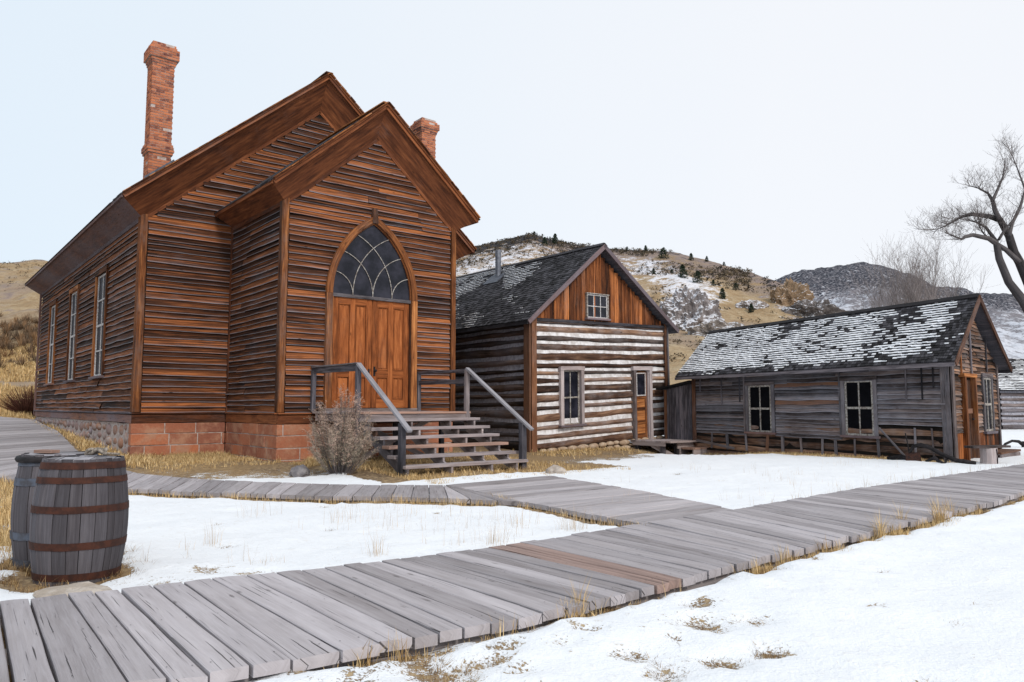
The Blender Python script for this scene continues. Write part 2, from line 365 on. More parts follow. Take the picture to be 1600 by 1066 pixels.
def barefn(x, y):
    """0 = snow, 1 = bare dry ground"""
    m = .06 + .30 * max(0, fbm(x * .45, y * .45, 21, 3))
    if y < 6 and x < 2.6: m += .22 * sst(2.6, .5, x)
    u, v = chuv(x, y)
    # strip by the church wall
    if -2.6 < u < 9 and v < 3.6:
        dd = -v if u > -.2 else 3.25 - v
        if u < -.2 : dd = min(dd, math.hypot(min(0, u) - 0, min(0, v)))if v < 0 else min(dd, -u)
        if dd < 3.: m = max(m, 1.05 - .45 * sst(.9, 2.6, dd))
    if u <= -2.1 and v > -3: m = max(m, .75 + .25 * sst(2, 8, v))
    if x < -9 and y > 15: m = max(m, .85)
    if 0 < u < 6 and -4.6 < v < 0: m = max(m, .95)
    m = max(m, (.50 + .5 * max(0, fbm(x * 1.1, y * 1.1, 2, 3)) * 2) * sst(.26, .04, seg_dist(x, y, NEAR)))
    m = max(m, .85 * sst(.5, .08, seg_dist(x, y, PLOW)))
    m = max(m, .85 * sst(.35, .05, seg_dist(x, y, PAL)))
    m = max(m, .45 * sst(.25, .02, seg_dist(x, y, FAR[:14])))
    for bx, by in ((-3.39, 5.85), (-3.85, 6.5)):
        m = max(m, .95 * sst(.62, .34, math.hypot(x - bx, y - by)))
    for sx, sy, r in SPOTS:
        m = max(m, .60 * sst(r * 1.5, r * .1, math.hypot(x - sx, y - sy)))
    if -10 < x < -4.6 and 6.5 < y < 14: m = max(m, .72 * sst(-.60, -.66, x / y))
    # first cabin: bare strip along its front
    a = (x - .68) * .775 + (y - 21.83) * .632; b = -(x - .68) * .632 + (y - 21.83) * .775
    if -1.5 < a < 6.5 and -4. < b < 1: m = max(m, 1.1 * sst(-3.5, -1.7, b) * sst(-1.5, -.5, a)* sst(7.2, 5.9, a))
    if a < .5 and b > -1.: m = max(m, .9)
    # second cabin
    a = (x - 10.47) * .743 + (y - 18.04) * .669; b = -(x - 10.47) * .616 + (y - 18.04) * .788
    if -1.4 < a < 1 and -.5 < b < 9.5: m = max(m, .62 * sst(-1.3, -.35, a))
    if y > 30: m = max(m, .75 * sst(30, 42, y))
    return m
def axis(lo, hi, a, b, st, g=1.18):
    xs = [a]
    while xs[-1] < b: xs.append(xs[-1] + st)
    d = st; x = xs[-1]
    while x < hi: d *= g; x += d; xs.append(min(x, hi))
    d = st; x = xs[0]; l = []
    while x > lo: d *= g; x -= d; l.append(max(x, lo))
    return l[::-1] + xs
def ground():
    xs = axis(-900, 900, -8, 9, .09); ys = axis(-300, 900, 2.4, 16, .09)
    m = MB()
    for y in ys:
        for x in xs:
            b = 0.; z = gz(x, y)
            if -40 < x < 40 and -2 < y < 60:
                b = barefn(x, y)
                nb = b + .35 * fbm(x * 2.1, y * 2.1, 0, 3)
                sn = 1 - sst(.32, .6, nb)
                z += .032 * sn + .05 * fbm(x * 1.1, y * 1.1, 4, 4) + .02 * abs(fbm(x * 6, y * 6, 9, 2)) * (1 + 1.6 * sn)
                dn = seg_dist(x, y, NEAR)
                if dn < .9 and y < 9: z += .020 * sn * sst(.9, .2, dn) * (.2 + 1.8 * abs(n3(x * 4.5, y * 4.5)) + 1.6 * abs(n3(x * 13, y * 13, 4)))
                dm = seg_dist(x, y, MIDW) if (-7 < x < 26 and 1.5 < y < 27) else 9
                f = sst(.84, .98, dm)
                if f < 1: z = gz(x, y) - .03 * (1 - f) + (z - gz(x, y)) * f; b = max(b, .85 * (1 - f))
            elif y < -2: b = .2
            else: b = .7
            m.vert((x, y, z), (b, 0, 0))
    nx = len(xs)
    for j in range(len(ys) - 1):
        for i in range(nx - 1):
            a = j * nx + i
            m.face((a, a + 1, a + nx + 1, a + nx), [(xs[i], ys[j]), (xs[i + 1], ys[j]), (xs[i + 1], ys[j + 1]), (xs[i], ys[j + 1])])
    t = NT('snowy_ground'); r, g, b = t.attr(); p = t.geo()
    na = t.noise(p, 2.6, 6, .62); nb = t.noise(p, 14., 5, .65); nc = t.noise(p, 60., 3, .6); nd = t.noise(p, .5, 4, .5)
    msk = t.math('ADD', r, t.math('MULTIPLY', t.math('SUBTRACT', na, .5), .9))
    msk = t.math('ADD', msk, t.math('MULTIPLY', t.math('SUBTRACT', nb, .5), .75))
    msk = t.math('ADD', msk, t.math('MULTIPLY', t.math('SUBTRACT', nc, .5), .8))
    bare = t.step(msk, .50, .60)
    dirt = t.ramp(nb, [(.3, (.06, .042, .032)), (.5, (.22, .155, .095)), (.68, (.46, .35, .21))])
    dirt = t.mix(t.math('MULTIPLY', t.step(nd, .4, .6), .5), dirt, (.34, .22, .10))
    snow = t.mix(nd, (.80, .83, .87), (.85, .865, .885))
    snow = t.mix(t.math('MULTIPLY', t.step(nb, .56, .7), .3), snow, (.62, .58, .53))
    c = t.mix(bare, snow, dirt)
    h = t.math('ADD', t.math('MULTIPLY', nb, .6), t.math('MULTIPLY', nc, .25))
    h = t.math('SUBTRACT', h, t.math('MULTIPLY', bare, .5))
    mat = t.done(c, .75, t.bump(h, .5, .05), .2)
    o = m.build('ground', mat, smooth=True); tag(o, 'snow covered ground with bare strips of dry golden grass', kind='structure')
ground()

def hillmesh(name, fn, t0, t1, nt, nk, mat, label, colfn):
    m = MB(); ks = [i / nk for i in range(nk + 1)] + [1.06, 1.2, 1.5]
    for k in ks:
        for i in range(nt + 1):
            t = t0 + (t1 - t0) * i / nt
            x, y, z = fn(t, k); m.vert((x, y, z), colfn(t, k, x, y))
    n = nt + 1
    for j in range(len(ks) - 1):
        for i in range(nt):
            a = j * n + i; m.face((a, a + 1, a + n + 1, a + n))
    o = m.build(name, mat, smooth=True); tag(o, label, kind='structure')
def hmat(name, grass1, grass2, dirt, dark, snowc, sc, dscale):
    t = NT(name); r, g, b = t.attr(); p = t.geo()
    n1 = t.noise(p, .05 * sc, 5, .6); n2 = t.noise(p, .35 * sc, 6, .65); n3_ = t.noise(p, 1.6 * sc, 4, .65)
    c = t.mix(t.step(t.math('ADD', t.math('MULTIPLY', n2, .6), t.math('MULTIPLY', n3_, .4)), .38, .62), grass1, grass2)
    c = t.mix(t.math('MULTIPLY', t.step(n1, .45, .62), .55), c, dirt)
    c = t.mix(t.step(t.math('ADD', b, t.math('MULTIPLY', t.math('SUBTRACT', n2, .5), 1.6)), .4, .7), c, dirt)
    sm = t.math('ADD', r, t.math('MULTIPLY', t.math('SUBTRACT', n2, .5), 1.5)); sm = t.math('ADD', sm, t.math('MULTIPLY', t.math('SUBTRACT', n3_, .5), .9))
    c = t.mix(t.math('MULTIPLY', t.step(sm, .40, .72), .85), c, snowc)
    vo = t.n('ShaderNodeTexVoronoi', i_Vector=p, i_Scale=dscale); vo.feature = 'F1'
    dm = t.math('ADD', g, t.math('MULTIPLY', t.math('SUBTRACT', n3_, .5), 1.3))
    dm = t.math('ADD', dm, t.math('MULTIPLY', t.math('SUBTRACT', .45, vo.outputs['Distance']), .9))
    c = t.mix(t.step(dm, .55, .70), c, dark)
    return t.done(c, .95, t.bump(t.math('ADD', n2, t.math('MULTIPLY', n3_, .4)), .7, 1.2 / sc), .1)
def c1(t, k, x, y):
    sn = .05
    if t > -.3:
        sn = .10 + .50 * math.exp(-((t + .02) / .11) ** 2) * sst(.25, .7, k)
        sn += .62 * math.exp(-((t - .235) / .055) ** 2 - ((k - .62) / .16) ** 2)
        sn += .50 * math.exp(-((t - .18) / .05) ** 2 - ((k - .8) / .12) ** 2)
        sn += .32 * math.exp(-((t - .37) / .03) ** 2 - ((k - .8) / .2) ** 2)
    else: sn = .12 * sst(.5, .0, k)
    dk = .0
    if t > -.3:
        dk = .62 * sst(.86, .97, k) * (1 - .45 * sst(.2, .26, t)) + .40 * math.exp(-((t - 0.0) / .12) ** 2) * sst(.72, .95, k)
        dk += .25 * sst(.3, .36, t)
    else: dk = .1 + .3 * math.exp(-((k - .25) / .14) ** 2)
    br = .30 + .35 * sst(.5, 1, k) if t > -.3 else .25 + .2 * k
    br -= .35 * math.exp(-((t - .27) / .08) ** 2 - ((k - .4) / .3) ** 2)
    return (sn, dk, br)
def c2(t, k, x, y):
    return (.40 + .3 * fbm(x * .03, y * .03, 4) + .30 * sst(.62, .2, k) + .25 * math.exp(-((t - .41) / .03) ** 2 - ((k - .45) / .12) ** 2), .62 * sst(.3, .8, k) + .16 - .1 * sst(.3, 0, k), .75)
hillmesh('hill', hill1, -1.1, .8, 620, 110, hmat('golden_hillside', (.30, .205, .115), (.43, .335, .215), (.25, .195, .175), (.050, .048, .054), (.76, .77, .83), 1., .45),
         'golden dry hillside with snow patches and dark scrub along its crest', c1)
hillmesh('rocky_hill', hill2, .12, 1.25, 420, 90, hmat('scree_hillside', (.20, .19, .20), (.27, .25, .26), (.21, .20, .22), (.045, .048, .062), (.66, .69, .76), .8, 1.1),
         'far rocky blue grey hill dusted with snow', c2)
# ------------------------------------------------------------------ building pieces
def clap(mb, W, z0, z1, pitch, ext, tt=.004, tb=.026, wob=.016, over=.02, lens=(1.2, 4.2), pv=.12, miss=0.):
    z = z0; row = 0
    while z < z1 - .02:
        h = pitch * (1 + ru(-pv, pv)); h = min(h, z1 - z)
        for a0, a1 in ext(z, z + h):
            a = a0
            while a < a1 - .01:
                L = min(ru(*lens), a1 - a)
                if a1 - (a + L) < .5: L = a1 - a
                if miss and rnd() < miss: a += L; continue
                n = max(1, int(L / .28)); sd = rnd() * 300; c0 = rnd(); c2 = rnd(); ou = rnd() * 60; ov = rnd() * 60
                lift = ru(-.003, .003); b0 = tb * ru(.8, 1.35); tilt = ru(-.006, .006)
                prev = None; zt = z + h + over
                if rnd() < .07: b0 *= 1.7
                for i in range(n + 1):
                    k = i / n; aa = a + (L - .004) * k
                    wb = wob * n3(aa * 1.1, sd) + lift + tilt * (k - .5) * 2
                    wo = .012 * n3(aa * 1.6, sd + 50) + (.014 * max(0, abs(k - .5) * 2 - .8) if i in (0, n) else 0)
                    zb = z + wb; to = b0 + wo
                    pts = [W.P(aa, zt, tt), W.P(aa, zb + (zt - zb) * .22, tt + (to - tt) * .8 + .3 * wo), W.P(aa, zb + .006, to), W.P(aa, zb + .001, to - .013), W.P(aa, zb + .055, to - .02)]
                    cc = [(c0, 0, c2), (c0, .45, c2), (c0, 1, c2), (c0, .6, c2), (c0, .0, c2)]
                    ids = [mb.vert(p, q) for p, q in zip(pts, cc)]
                    vv = [0, .78 * h, h, h + .006, h + .03]
                    if prev:
                        for j in range(4):
                            mb.face((prev[j], prev[j + 1], ids[j + 1], ids[j]), [(ou + pu, ov + vv[j]), (ou + pu, ov + vv[j + 1]), (ou + L * k, ov + vv[j + 1]), (ou + L * k, ov + vv[j])])
                    prev = ids; pu = L * k
                    if i in (0, n):
                        mb.face(ids if i else ids[::-1], [(ou, ov + q) for q in vv])
                a += L
        z += h; row += 1
def cut(ivs, c0, c1):
    out = []
    for a, b in ivs:
        if c1 <= a or c0 >= b: out.append((a, b)); continue
        if c0 > a: out.append((a, c0))
        if c1 < b: out.append((c1, b))
    return out
def sash(parent, W_,  a0, a1, z0, z1, nx, ny, frame=.11, fmat='casing', smat='white', warp=None, depth=.05, glass='glass', split=True, muntin=.022, name='window', sillw=.06, base=.0):
    """timber window: casing, sash bars, pane and sill; coordinates are the outer edges of the casing"""
    W = Wall(W_.o + W_.out * base, W_.al, W_.out)
    m = MB()
    m.beam(W.P(a0 + frame / 2, z0, depth / 2), W.P(a0 + frame / 2, z1, depth / 2), W.al * frame, W.out * depth, 3, .006)
    m.beam(W.P(a1 - frame / 2, z0, depth / 2), W.P(a1 - frame / 2, z1, depth / 2), W.al * frame, W.out * depth, 3, .006)
    m.beam(W.P(a0 - .02, z1 + .005, depth / 2 + .008), W.P(a1 + .02, z1 + .005, depth / 2 + .008), V((0, 0, frame)), W.out * (depth + .012), 3, .006)
    f = m.build(name, M[fmat], parent, warp)
    s = MB(); s.beam(W.P(a0 - .04, z0 - .02, depth / 2 + .02), W.P(a1 + .04, z0 - .02, depth / 2 + .02), V((0, 0, sillw)), W.out * (depth + .06), 3, .004)
    s.build('sill', M['eave'] if fmat != 'grey' else M['grey_siding'], f, warp)
    i0 = a0 + frame; i1 = a1 - frame; y0 = z0 + .01; y1 = z1 - frame / 2
    b = MB(); sw = muntin * 1.5
    for a in (i0 + sw / 2, i1 - sw / 2): b.beam(W.P(a, y0, .022), W.P(a, y1, .022), W.al * sw, W.out * .028)
    for z in (y0 + sw / 2, y1 - sw / 2): b.beam(W.P(i0 + sw, z, .021), W.P(i1 - sw, z, .021), V((0, 0, sw)), W.out * .026)
    for i in range(1, nx):
        a = i0 + (i1 - i0) * i / nx; b.beam(W.P(a, y0 + sw, .018), W.P(a, y1 - sw, .018), W.al * muntin, W.out * .02)
    for j in range(1, ny):
        z = y0 + (y1 - y0) * j / ny
        w = muntin * (1.7 if split and j * 2 == ny else 1)
        b.beam(W.P(i0 + sw, z, .019), W.P(i1 - sw, z, .019), V((0, 0, w)), W.out * .024)
    b.build('sash', M[smat], f, warp)
    p = MB(); p.poly([W.P(i0, y0, .006), W.P(i1, y0, .006), W.P(i1, y1, .006), W.P(i0, y1, .006)] if W.al.cross(V((0, 0, 1))).dot(W.out) > 0 else [W.P(i1, y0, .006), W.P(i0, y0, .006), W.P(i0, y1, .006), W.P(i1, y1, .006)])
    p.build('pane', M[glass], f, warp)
    return f
def shingles(E0, A, S, La, Ls, expo, mat, parent, warp=None, snowf=None, name='roof', wr=(.08, .17), s0=0.):
    """courses of shingles: E0 eave corner, A along, S up the slope (unit)"""
    A = V(A); S = V(S); N = A.cross(S).normalized()
    if N.z < 0: N = -N
    m = MB(); sn = MB()
    n = int(math.ceil((Ls - s0) / expo))
    for i in range(n):
        s = s0 + i * expo; top = min(Ls, s + expo * 1.12)
        wavy = rnd() * 90
        a = -rnd() * .08
        while a < La:
            w = ru(*wr); a1 = min(a + w, La); aa = max(a, 0)
            if a1 - aa > .02:
                j = ru(-.007, .007) + .012 * n3(a * .6, wavy); th = ru(.012, .026); c = (rnd(), 0, rnd()); g = .003
                if rnd() < .04: j += .03
                b0 = E0 + A * (aa + g) + S * (s + j); b1 = E0 + A * (a1 - g) + S * (s + j)
                t0 = E0 + A * (aa + g) + S * top; t1 = E0 + A * (a1 - g) + S * top
                pts = [b0 + N * th, b1 + N * th, t1 + N * .004, t0 + N * .004, b0 - N * .01, b1 - N * .01]
                ids = [m.vert(p, (c[0], k, c[2])) for p, k in zip(pts, (1, 1, 0, 0, 1, 1))]
                ou = rnd() * 40; L = top - s; ww = a1 - aa
                m.face((ids[0], ids[1], ids[2], ids[3]), [(ou, 0), (ou, ww), (ou + L, ww), (ou + L, 0)])
                m.face((ids[4], ids[5], ids[1], ids[0]), [(ou, 0), (ou, ww), (ou + .02, ww), (ou + .02, 0)])
                m.face((ids[4], ids[0], ids[3]), [(ou, 0), (ou + .02, 0), (ou + L, 0)]); m.face((ids[1], ids[5], ids[2]), [(ou, 0), (ou + .02, 0), (ou + L, 0)])
                if snowf:
                    fr = snowf((aa + a1) / 2, s)
                    if fr > .08:
                        fr = min(fr, .86); h = ru(.012, .020)
                        # little bank of snow lying on the lower part of the shingle
                        q0 = b0 + S * .002 - A * g; q1 = b1 + S * .002 + A * g
                        e = expo * fr
                        P = [q0 + N * th, q1 + N * th, q1 + N * (th + h) + S * .012, q0 + N * (th + h) + S * .012,
                             q1 + S * e * ru(.85, 1.1) + N * (th * (1 - fr) + .003), q0 + S * e * ru(.85, 1.1) + N * (th * (1 - fr) + .003)]
                        k = [sn.vert(p) for p in P]
                        sn.face((k[0], k[1], k[2], k[3])); sn.face((k[3], k[2], k[4], k[5]))
                        sn.face((k[0], k[3], k[5])); sn.face((k[1], k[4], k[2]))
            a = a1
    o = m.build(name, M[mat], parent, warp)
    if snowf and sn.v:
        so = sn.build('roof_snow', M['snow'], o, warp); tag(so, kind='stuff')
    return o

# ================================================================== CHURCH
CH = empty('church', (-4.99, 16.22, 0), R(39.2), 'rust brown clapboard church with arched doorway, steep double gable and brick chimneys', 'church')
FW = Wall((0, 0, 0), (1, 0, 0), (0, -1, 0))         # porch front
SW = Wall((0, 0, 0), (0, 1, 0), (-1, 0, 0))         # porch left side
MW = Wall((0, 3.25, 0), (1, 0, 0), (0, -1, 0))      # main front
LW = Wall((-2.12, 0, 0), (0, 1, 0), (-1, 0, 0))     # main left side (a = depth)
PR = Wall((4.48, 0, 0), (0, 1, 0), (1, 0, 0))       # porch right side
MR = Wall((6.6, 0, 0), (0, 1, 0), (1, 0, 0))
VA, VE, VS = 2.24, 5.78, .87      # porch gable: centre, eave height at wall, slope
MA, ME, MS = 2.24, 5.72, .85
BACK = 18.7
ZB, ZT = .93, 1.17                # sill band
def arch_half(z, a=1.19, c=.97, r=None, z0=3.87):
    r = a + c
    if z < z0: return a
    q = r * r - (z - z0) ** 2
    return max(0, math.sqrt(q) - c) if q > 0 else 0
# sheathing under the boards
u = MB()
def prismv(mb, sec, v0, v1):
    n = len(sec)
    f = [mb.vert((a, v0, z)) for a, z in sec]; b = [mb.vert((a, v1, z)) for a, z in sec]
    mb.face(f[::-1]); mb.face(b)
    for i in range(n): mb.face((f[i], f[(i + 1) % n], b[(i + 1) % n], b[i]))
prismv(u, [(.0, .1), (4.48, .1), (4.48, VE + .1), (VA, VE + VS * 2.24), (0, VE + .1)], .0, 3.4)
prismv(u, [(-2.12, -.3), (6.6, -.3), (6.6, ME), (MA, ME + MS * 4.36), (-2.12, ME)], 3.25, BACK)
body = u.build('wall_core', M['under'], CH)
def vext(z, z2):
    zz = z2 - .02
    if zz < VE: iv = [(0.10, 4.38)]
    else:
        w = 2.24 - (zz - VE) / VS
        if w < .1: return []
        iv = [(VA - w, VA + w)]
    h = arch_half((z + z2) / 2, 1.13)
    if z < 5.75: iv = cut(iv, 2.17 - h, 2.17 + h)
    return iv
m = MB(); clap(m, FW, ZT, 7.7, .128, vext, wob=.016, tb=.044, lens=(1.2, 4), pv=.28); m.build('wall', M['siding'], CH)
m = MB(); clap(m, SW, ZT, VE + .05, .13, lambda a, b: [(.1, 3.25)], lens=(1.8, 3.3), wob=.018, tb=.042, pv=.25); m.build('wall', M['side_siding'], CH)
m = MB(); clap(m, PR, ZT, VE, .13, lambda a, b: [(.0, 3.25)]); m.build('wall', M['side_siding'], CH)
def mext(z, z2):
    zz = z2 - .02
    if zz < ME: return [(-1.99, -.04), (4.52, 6.5)]
    w = 4.36 - (zz - ME) / MS
    if w < .1: return []
    lo, hi = MA - w, MA + w
    pz = 2.24 - (zz - VE) / VS     # porch roof hides the middle
    if pz > .1: return [(lo, VA - pz), (VA + pz, hi)]
    return [(lo, hi)]
m = MB(); clap(m, MW, ZT, 9.5, .142, mext, wob=.013, tb=.046, lens=(2.2, 5), pv=.3); m.build('wall', M['siding'], CH)
WIN = [(6.35, 8.15), (10.45, 12.45), (14.35, 16.5)]
def lext(z, z2):
    iv = [(3.37, BACK)]
    if z2 > 2.08 and z < 5.05:
        for a, b in ((6.5, 8.0), (10.6, 12.1), (14.7, 16.2)): iv = cut(iv, a + .1, b - .1)
    return iv
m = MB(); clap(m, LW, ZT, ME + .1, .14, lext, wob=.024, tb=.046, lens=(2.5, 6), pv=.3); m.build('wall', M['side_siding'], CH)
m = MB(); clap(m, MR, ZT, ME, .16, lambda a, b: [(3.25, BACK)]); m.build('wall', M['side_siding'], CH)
# corner boards and sill band
def cbd(x, y, z0, z1, mat='casing', w=.13):
    m = MB()
    sx = -1 if x < 2 else 1
    m.beam((x - sx * (w / 2 - .055), y - .034, z0), (x - sx * (w / 2 - .055), y - .034, z1), (w, 0, 0), (0, .068, 0), 10, .006, .004)
    m.beam((x + sx * .029, y + w / 2 + .002, z0), (x + sx * .029, y + w / 2 + .002, z1), (0, w, 0), (.058, 0, 0), 10, .006, .004)
    m.build('corner_board', M[mat], CH)
cbd(0, 0, ZT + .012, VE + .1); cbd(4.48, 0, ZT + .012, VE + .1); cbd(-2.12, 3.25, ZT + .012, ME + .1, 'casing', .16); cbd(6.6, 3.25, ZT + .012, ME + .1)
m = MB(); m.beam((-.05, 3.18, ZT), (-.05, 3.18, VE), (.05, 0, 0), (0, .05, 0), 6, .003); m.build('corner_board', M['trim'], CH)
m = MB(); m.beam((-2.19, BACK + .01, 1.0), (-2.19, BACK + .01, ME), (.06, 0, 0), (0, .14, 0), 6, .004); m.build('corner_board', M['eave'], CH)
def band(p0, p1, out, mat='trim'):
    p0 = V(p0); p1 = V(p1); out = V(out)
    m = MB(); z = V((0, 0, 1))
    m.beam(p0 + z * ((ZB + ZT) / 2 - .02), p1 + z * ((ZB + ZT) / 2 - .02), z * (ZT - ZB - .05), out * .06, 8, .012, .008)
    m.beam(p0 + z * (ZT - .012) + out * .02, p1 + z * (ZT - .012) + out * .02, z * .03, out * .11, 8, .005, .006)
    m.build('sill_band', M[mat], CH)
band((-.06, -.03, 0), (4.54, -.03, 0), (0, -1, 0)); band((-.03, 0.002, 0), (-.03, 3.19, 0), (-1, 0, 0)); band((-2.18, 3.22, 0), (-.062, 3.22, 0), (0, -1, 0))
band((4.51, .002, 0), (4.51, 3.2, 0), (1, 0, 0)); band((4.54, 3.22, 0), (6.66, 3.22, 0), (0, -1, 0))
band((-2.15, 3.252, 0), (-2.15, BACK, 0), (-1, 0, 0), 'eave'); band((6.63, 3.252, 0), (6.63, BACK, 0), (1, 0, 0), 'eave')
# foundation: dressed red blocks in front, rubble along the side
def blocks(W, a0, a1, zs, parent):
    m = MB(); mo = MB()
    for r in range(len(zs) - 1):
        z0, z1 = zs[r], zs[r + 1]; a = a0 - (ru(.2, .5) if r % 2 else 0)
        while a < a1:
            L = ru(.5, 1.05); b = min(a + L, a1); s = max(a, a0)
            if b - s > .08:
                c = (rnd(), 0, rnd()); g = .012
                m.beam(W.P(s + g, (z0 + z1) / 2, -.05 + ru(-.006, .008)), W.P(b - g, (z0 + z1) / 2, -.05 + ru(-.006, .008)), V((0, 0, z1 - z0 - .02)), W.out * .22, 4, .01, .014, c=c)
            a = b if b > a else a1
    mo.beam(W.P(a0 + .04, (zs[0] + zs[-1]) / 2, -.055), W.P(a1 - .04, (zs[0] + zs[-1]) / 2, -.055), V((0, 0, zs[-1] - zs[0] - .02)), W.out * .2)
    f = m.build('foundation', M['redstone'], parent, bevel=.008); mo.build('mortar', M['mortar'], f)
ZS = [-.12, .16, .41, .68, ZB]
blocks(FW, -.078, 4.48, ZS, CH); blocks(SW, .06, 3.2, ZS, CH); blocks(MW, -2.198, -.06, ZS, CH); blocks(MW, 4.5, 6.6, ZS, CH)
def ico(mb, c, r, sc=(1, 1, 1), jit=.18, seed=0, sub=2, colr=None, cvar=False):
    import bmesh
    bm = bmesh.new(); bmesh.ops.create_icosphere(bm, subdivisions=sub, radius=1)
    colr = colr or (rnd(), 0, rnd()); base = len(mb.v)
    for v in bm.verts:
        p = v.co.normalized(); k = 1 + jit * 2 * fbm(p.x * 1.6 + seed, p.y * 1.6, p.z * 1.6 + seed, 3)
        mb.vert((c[0] + p.x * r * sc[0] * k, c[1] + p.y * r * sc[1] * k, c[2] + p.z * r * sc[2] * k), colr)
    for f in bm.faces: mb.face([base + v.index for v in f.verts])
    bm.free()
m = MB(); mo = MB(); a = 3.3
while a < BACK:
    L = ru(.28, .75); zb = .15 + .62 * (a - 3) / 15.5 - .15
    z = ZB - .02
    while z > zb:
        h = ru(.18, .36)
        if z - h < zb - .2: break
        ico(m, (-2.1 + ru(-.02, .02), a + L / 2 + ru(-.05, .05), z - h / 2), 1, (.085, L * .47, h * .46), .16, rnd() * 50, 2)
        z -= h * .95
    a += L
mo.beam((-2.05, 3.3, .3), (-2.05, BACK, .3), (0, 0, 1.24), (.16, 0, 0), 30, .03, .03)
fo = m.build('foundation', M['rubble'], CH, smooth=True); mo.build('mortar', M['mortar'], fo)
# roofs ---------------------------------------------------------------
def gable_roof(cx, ze, wl, slope, half, ov, v0, v1, parent, th=.045, side_mat='trim', eave_mat='trim', exposed=None):
    """ze = height of wall top at the wall; half = half width of wall; roof overhangs by ov; v0 front edge"""
    top = []
    hw = half + ov; zt = ze + slope * half + .10; zl = zt - slope * hw
    n = math.hypot(1, slope)
    for sg in (-1, 1):
        S = V((-sg / n, 0, slope / n)); Ls = hw * n
        E0 = V((cx + sg * hw, v0, zl))
        NN = V((sg * slope / n, 0, 1 / n))
        dk = MB()   # roof boards, seen from below as the soffit
        mid = E0 + S * Ls / 2
        k = 7
        for i in range(k):
            s0 = Ls * i / k; s1 = Ls * (i + 1) / k - .004
            dk.beam(E0 + S * ((s0 + s1) / 2) + V((0, .02, 0)), E0 + S * ((s0 + s1) / 2) + V((0, v1 - v0, 0)), S * (s1 - s0), NN * .03, 1)
        d = dk.build('roof', M[side_mat], parent)
        fa = MB()   # barge board and crown moulding along the rake
        e = E0 - NN * .02; t = E0 + S * (Ls + .0) - NN * .02
        fa.beam(e + V((0, -.012, -.03)), t + V((0, -.012, -.03)), NN * .10, V((0, .028, 0)), 12, .006, .003)
        fa.beam(e + V((0, -.045, .018)), t + V((0, -.045, .018)), NN * .045, V((0, .04, 0)), 12, .004, .003)
        fa.build('barge_board', M['trim'], d)
        # frieze against the wall under the soffit
        cv = MB()   # angled cornice boards between roof edge and wall
        ot = (cx + sg * hw, v0 + .03, zl - .055); oa = (cx, v0 + .03, zt - .075); ia = (cx, v0 + ov - .03, wl + slope * half); ic = (cx + sg * half, v0 + ov - .03, wl)
        cv.poly([ot, oa, ia, ic] if sg < 0 else [ic, ia, oa, ot], c=(.5, 0, .5))
        o2 = (cx + sg * hw, v1, zl - .055); i2 = (cx + sg * (half + .02), v1, wl)
        cv.build('cornice', M['trim'], d)
        cv = MB(); cv.poly([ot, ic, i2, o2] if sg < 0 else [o2, i2, ic, ot], c=(.5, 0, .5), uvs=[(0, 0), (0, .6), (v1 - v0, .6), (v1 - v0, 0)]); cv.build('cornice', M[eave_mat if sg < 0 else 'trim'], d)
        fr = MB(); ze_ = ze; ze = wl + .04
        w0 = V((cx + sg * (half - .0), v0 + ov - .02, ze - .02)); w1 = V((cx + sg * .0, v0 + ov - .02, ze + slope * half - .02))
        fr.beam(w0 - NN * .04, w1 - NN * .04, NN * .075, V((0, .05, 0)), 10, .006, .004)
        fr.build('frieze', M['trim'], d); ze = ze_
        ef = MB()   # eave fascia running back
        ef.beam(E0 + V((sg * .015, .0, -.035)), E0 + V((sg * .015, v1 - v0, -.035)), V((0, 0, .10)), V((.03, 0, 0)), 16, .008, .004)
        ef.beam((cx + sg * (half + .03), v0 + ov, wl - .02), (cx + sg * (half + .03), v1, wl - .02), (0, 0, .10), (.05, 0, 0), 16, .006, .004)
        ef.build('fascia', M[eave_mat if sg < 0 else 'trim'], d)
        lay = shingles(E0 + NN * .016 + V((0, -.05, 0)) - S * .05, (0, 1, 0), S, (1.3 if exposed is None else exposed), Ls + .05, .13, 'shingle', d, name='shingles', wr=(.1, .17))
        if v1 - v0 > 1.4:
            sb = MB(); sb.beam(E0 + S * Ls / 2 + NN * .028 + V((0, 1.25, 0)), E0 + S * Ls / 2 + NN * .028 + V((0, v1 - v0, 0)), S * (Ls + .08), NN * .02)
            sb.build('shingles', M['shingle'], d)
        # ragged shingle edge seen at the rake
        rg = MB(); s = 0
        while s < Ls:
            L = ru(.12, .3); L = min(L, Ls - s + .02)
            for q in range(2):
                rg.beam(E0 + S * s + NN * (.022 + .014 * q) + V((0, -.06 - ru(0, .025), 0)), E0 + S * (s + L * .97) + NN * (.022 + .014 * q) + V((0, -.06 - ru(0, .025), 0)), V((0, .09, 0)), NN * .011, 1)
            s += L
        rg.build('shingles', M['casing'] , d)
    return zt
zt = gable_roof(VA, 6.39, VE, VS, 2.24, .45, -.45, 3.9, CH)
zt2 = gable_roof(MA, 6.47, ME, MS, 4.36, .55, 2.72, BACK + .4, CH, eave_mat='eave')
m = MB(); m.beam((VA, -.45, zt + .05), (VA, 3.6, zt + .05), (.16, 0, 0), (0, 0, .03), 4, .01); m.beam((MA, 2.66, zt2 + .05), (MA, BACK + .4, zt2 + .05), (.2, 0, 0), (0, 0, .03), 8, .01)
m.build('ridge_cap', M['casing'], CH)
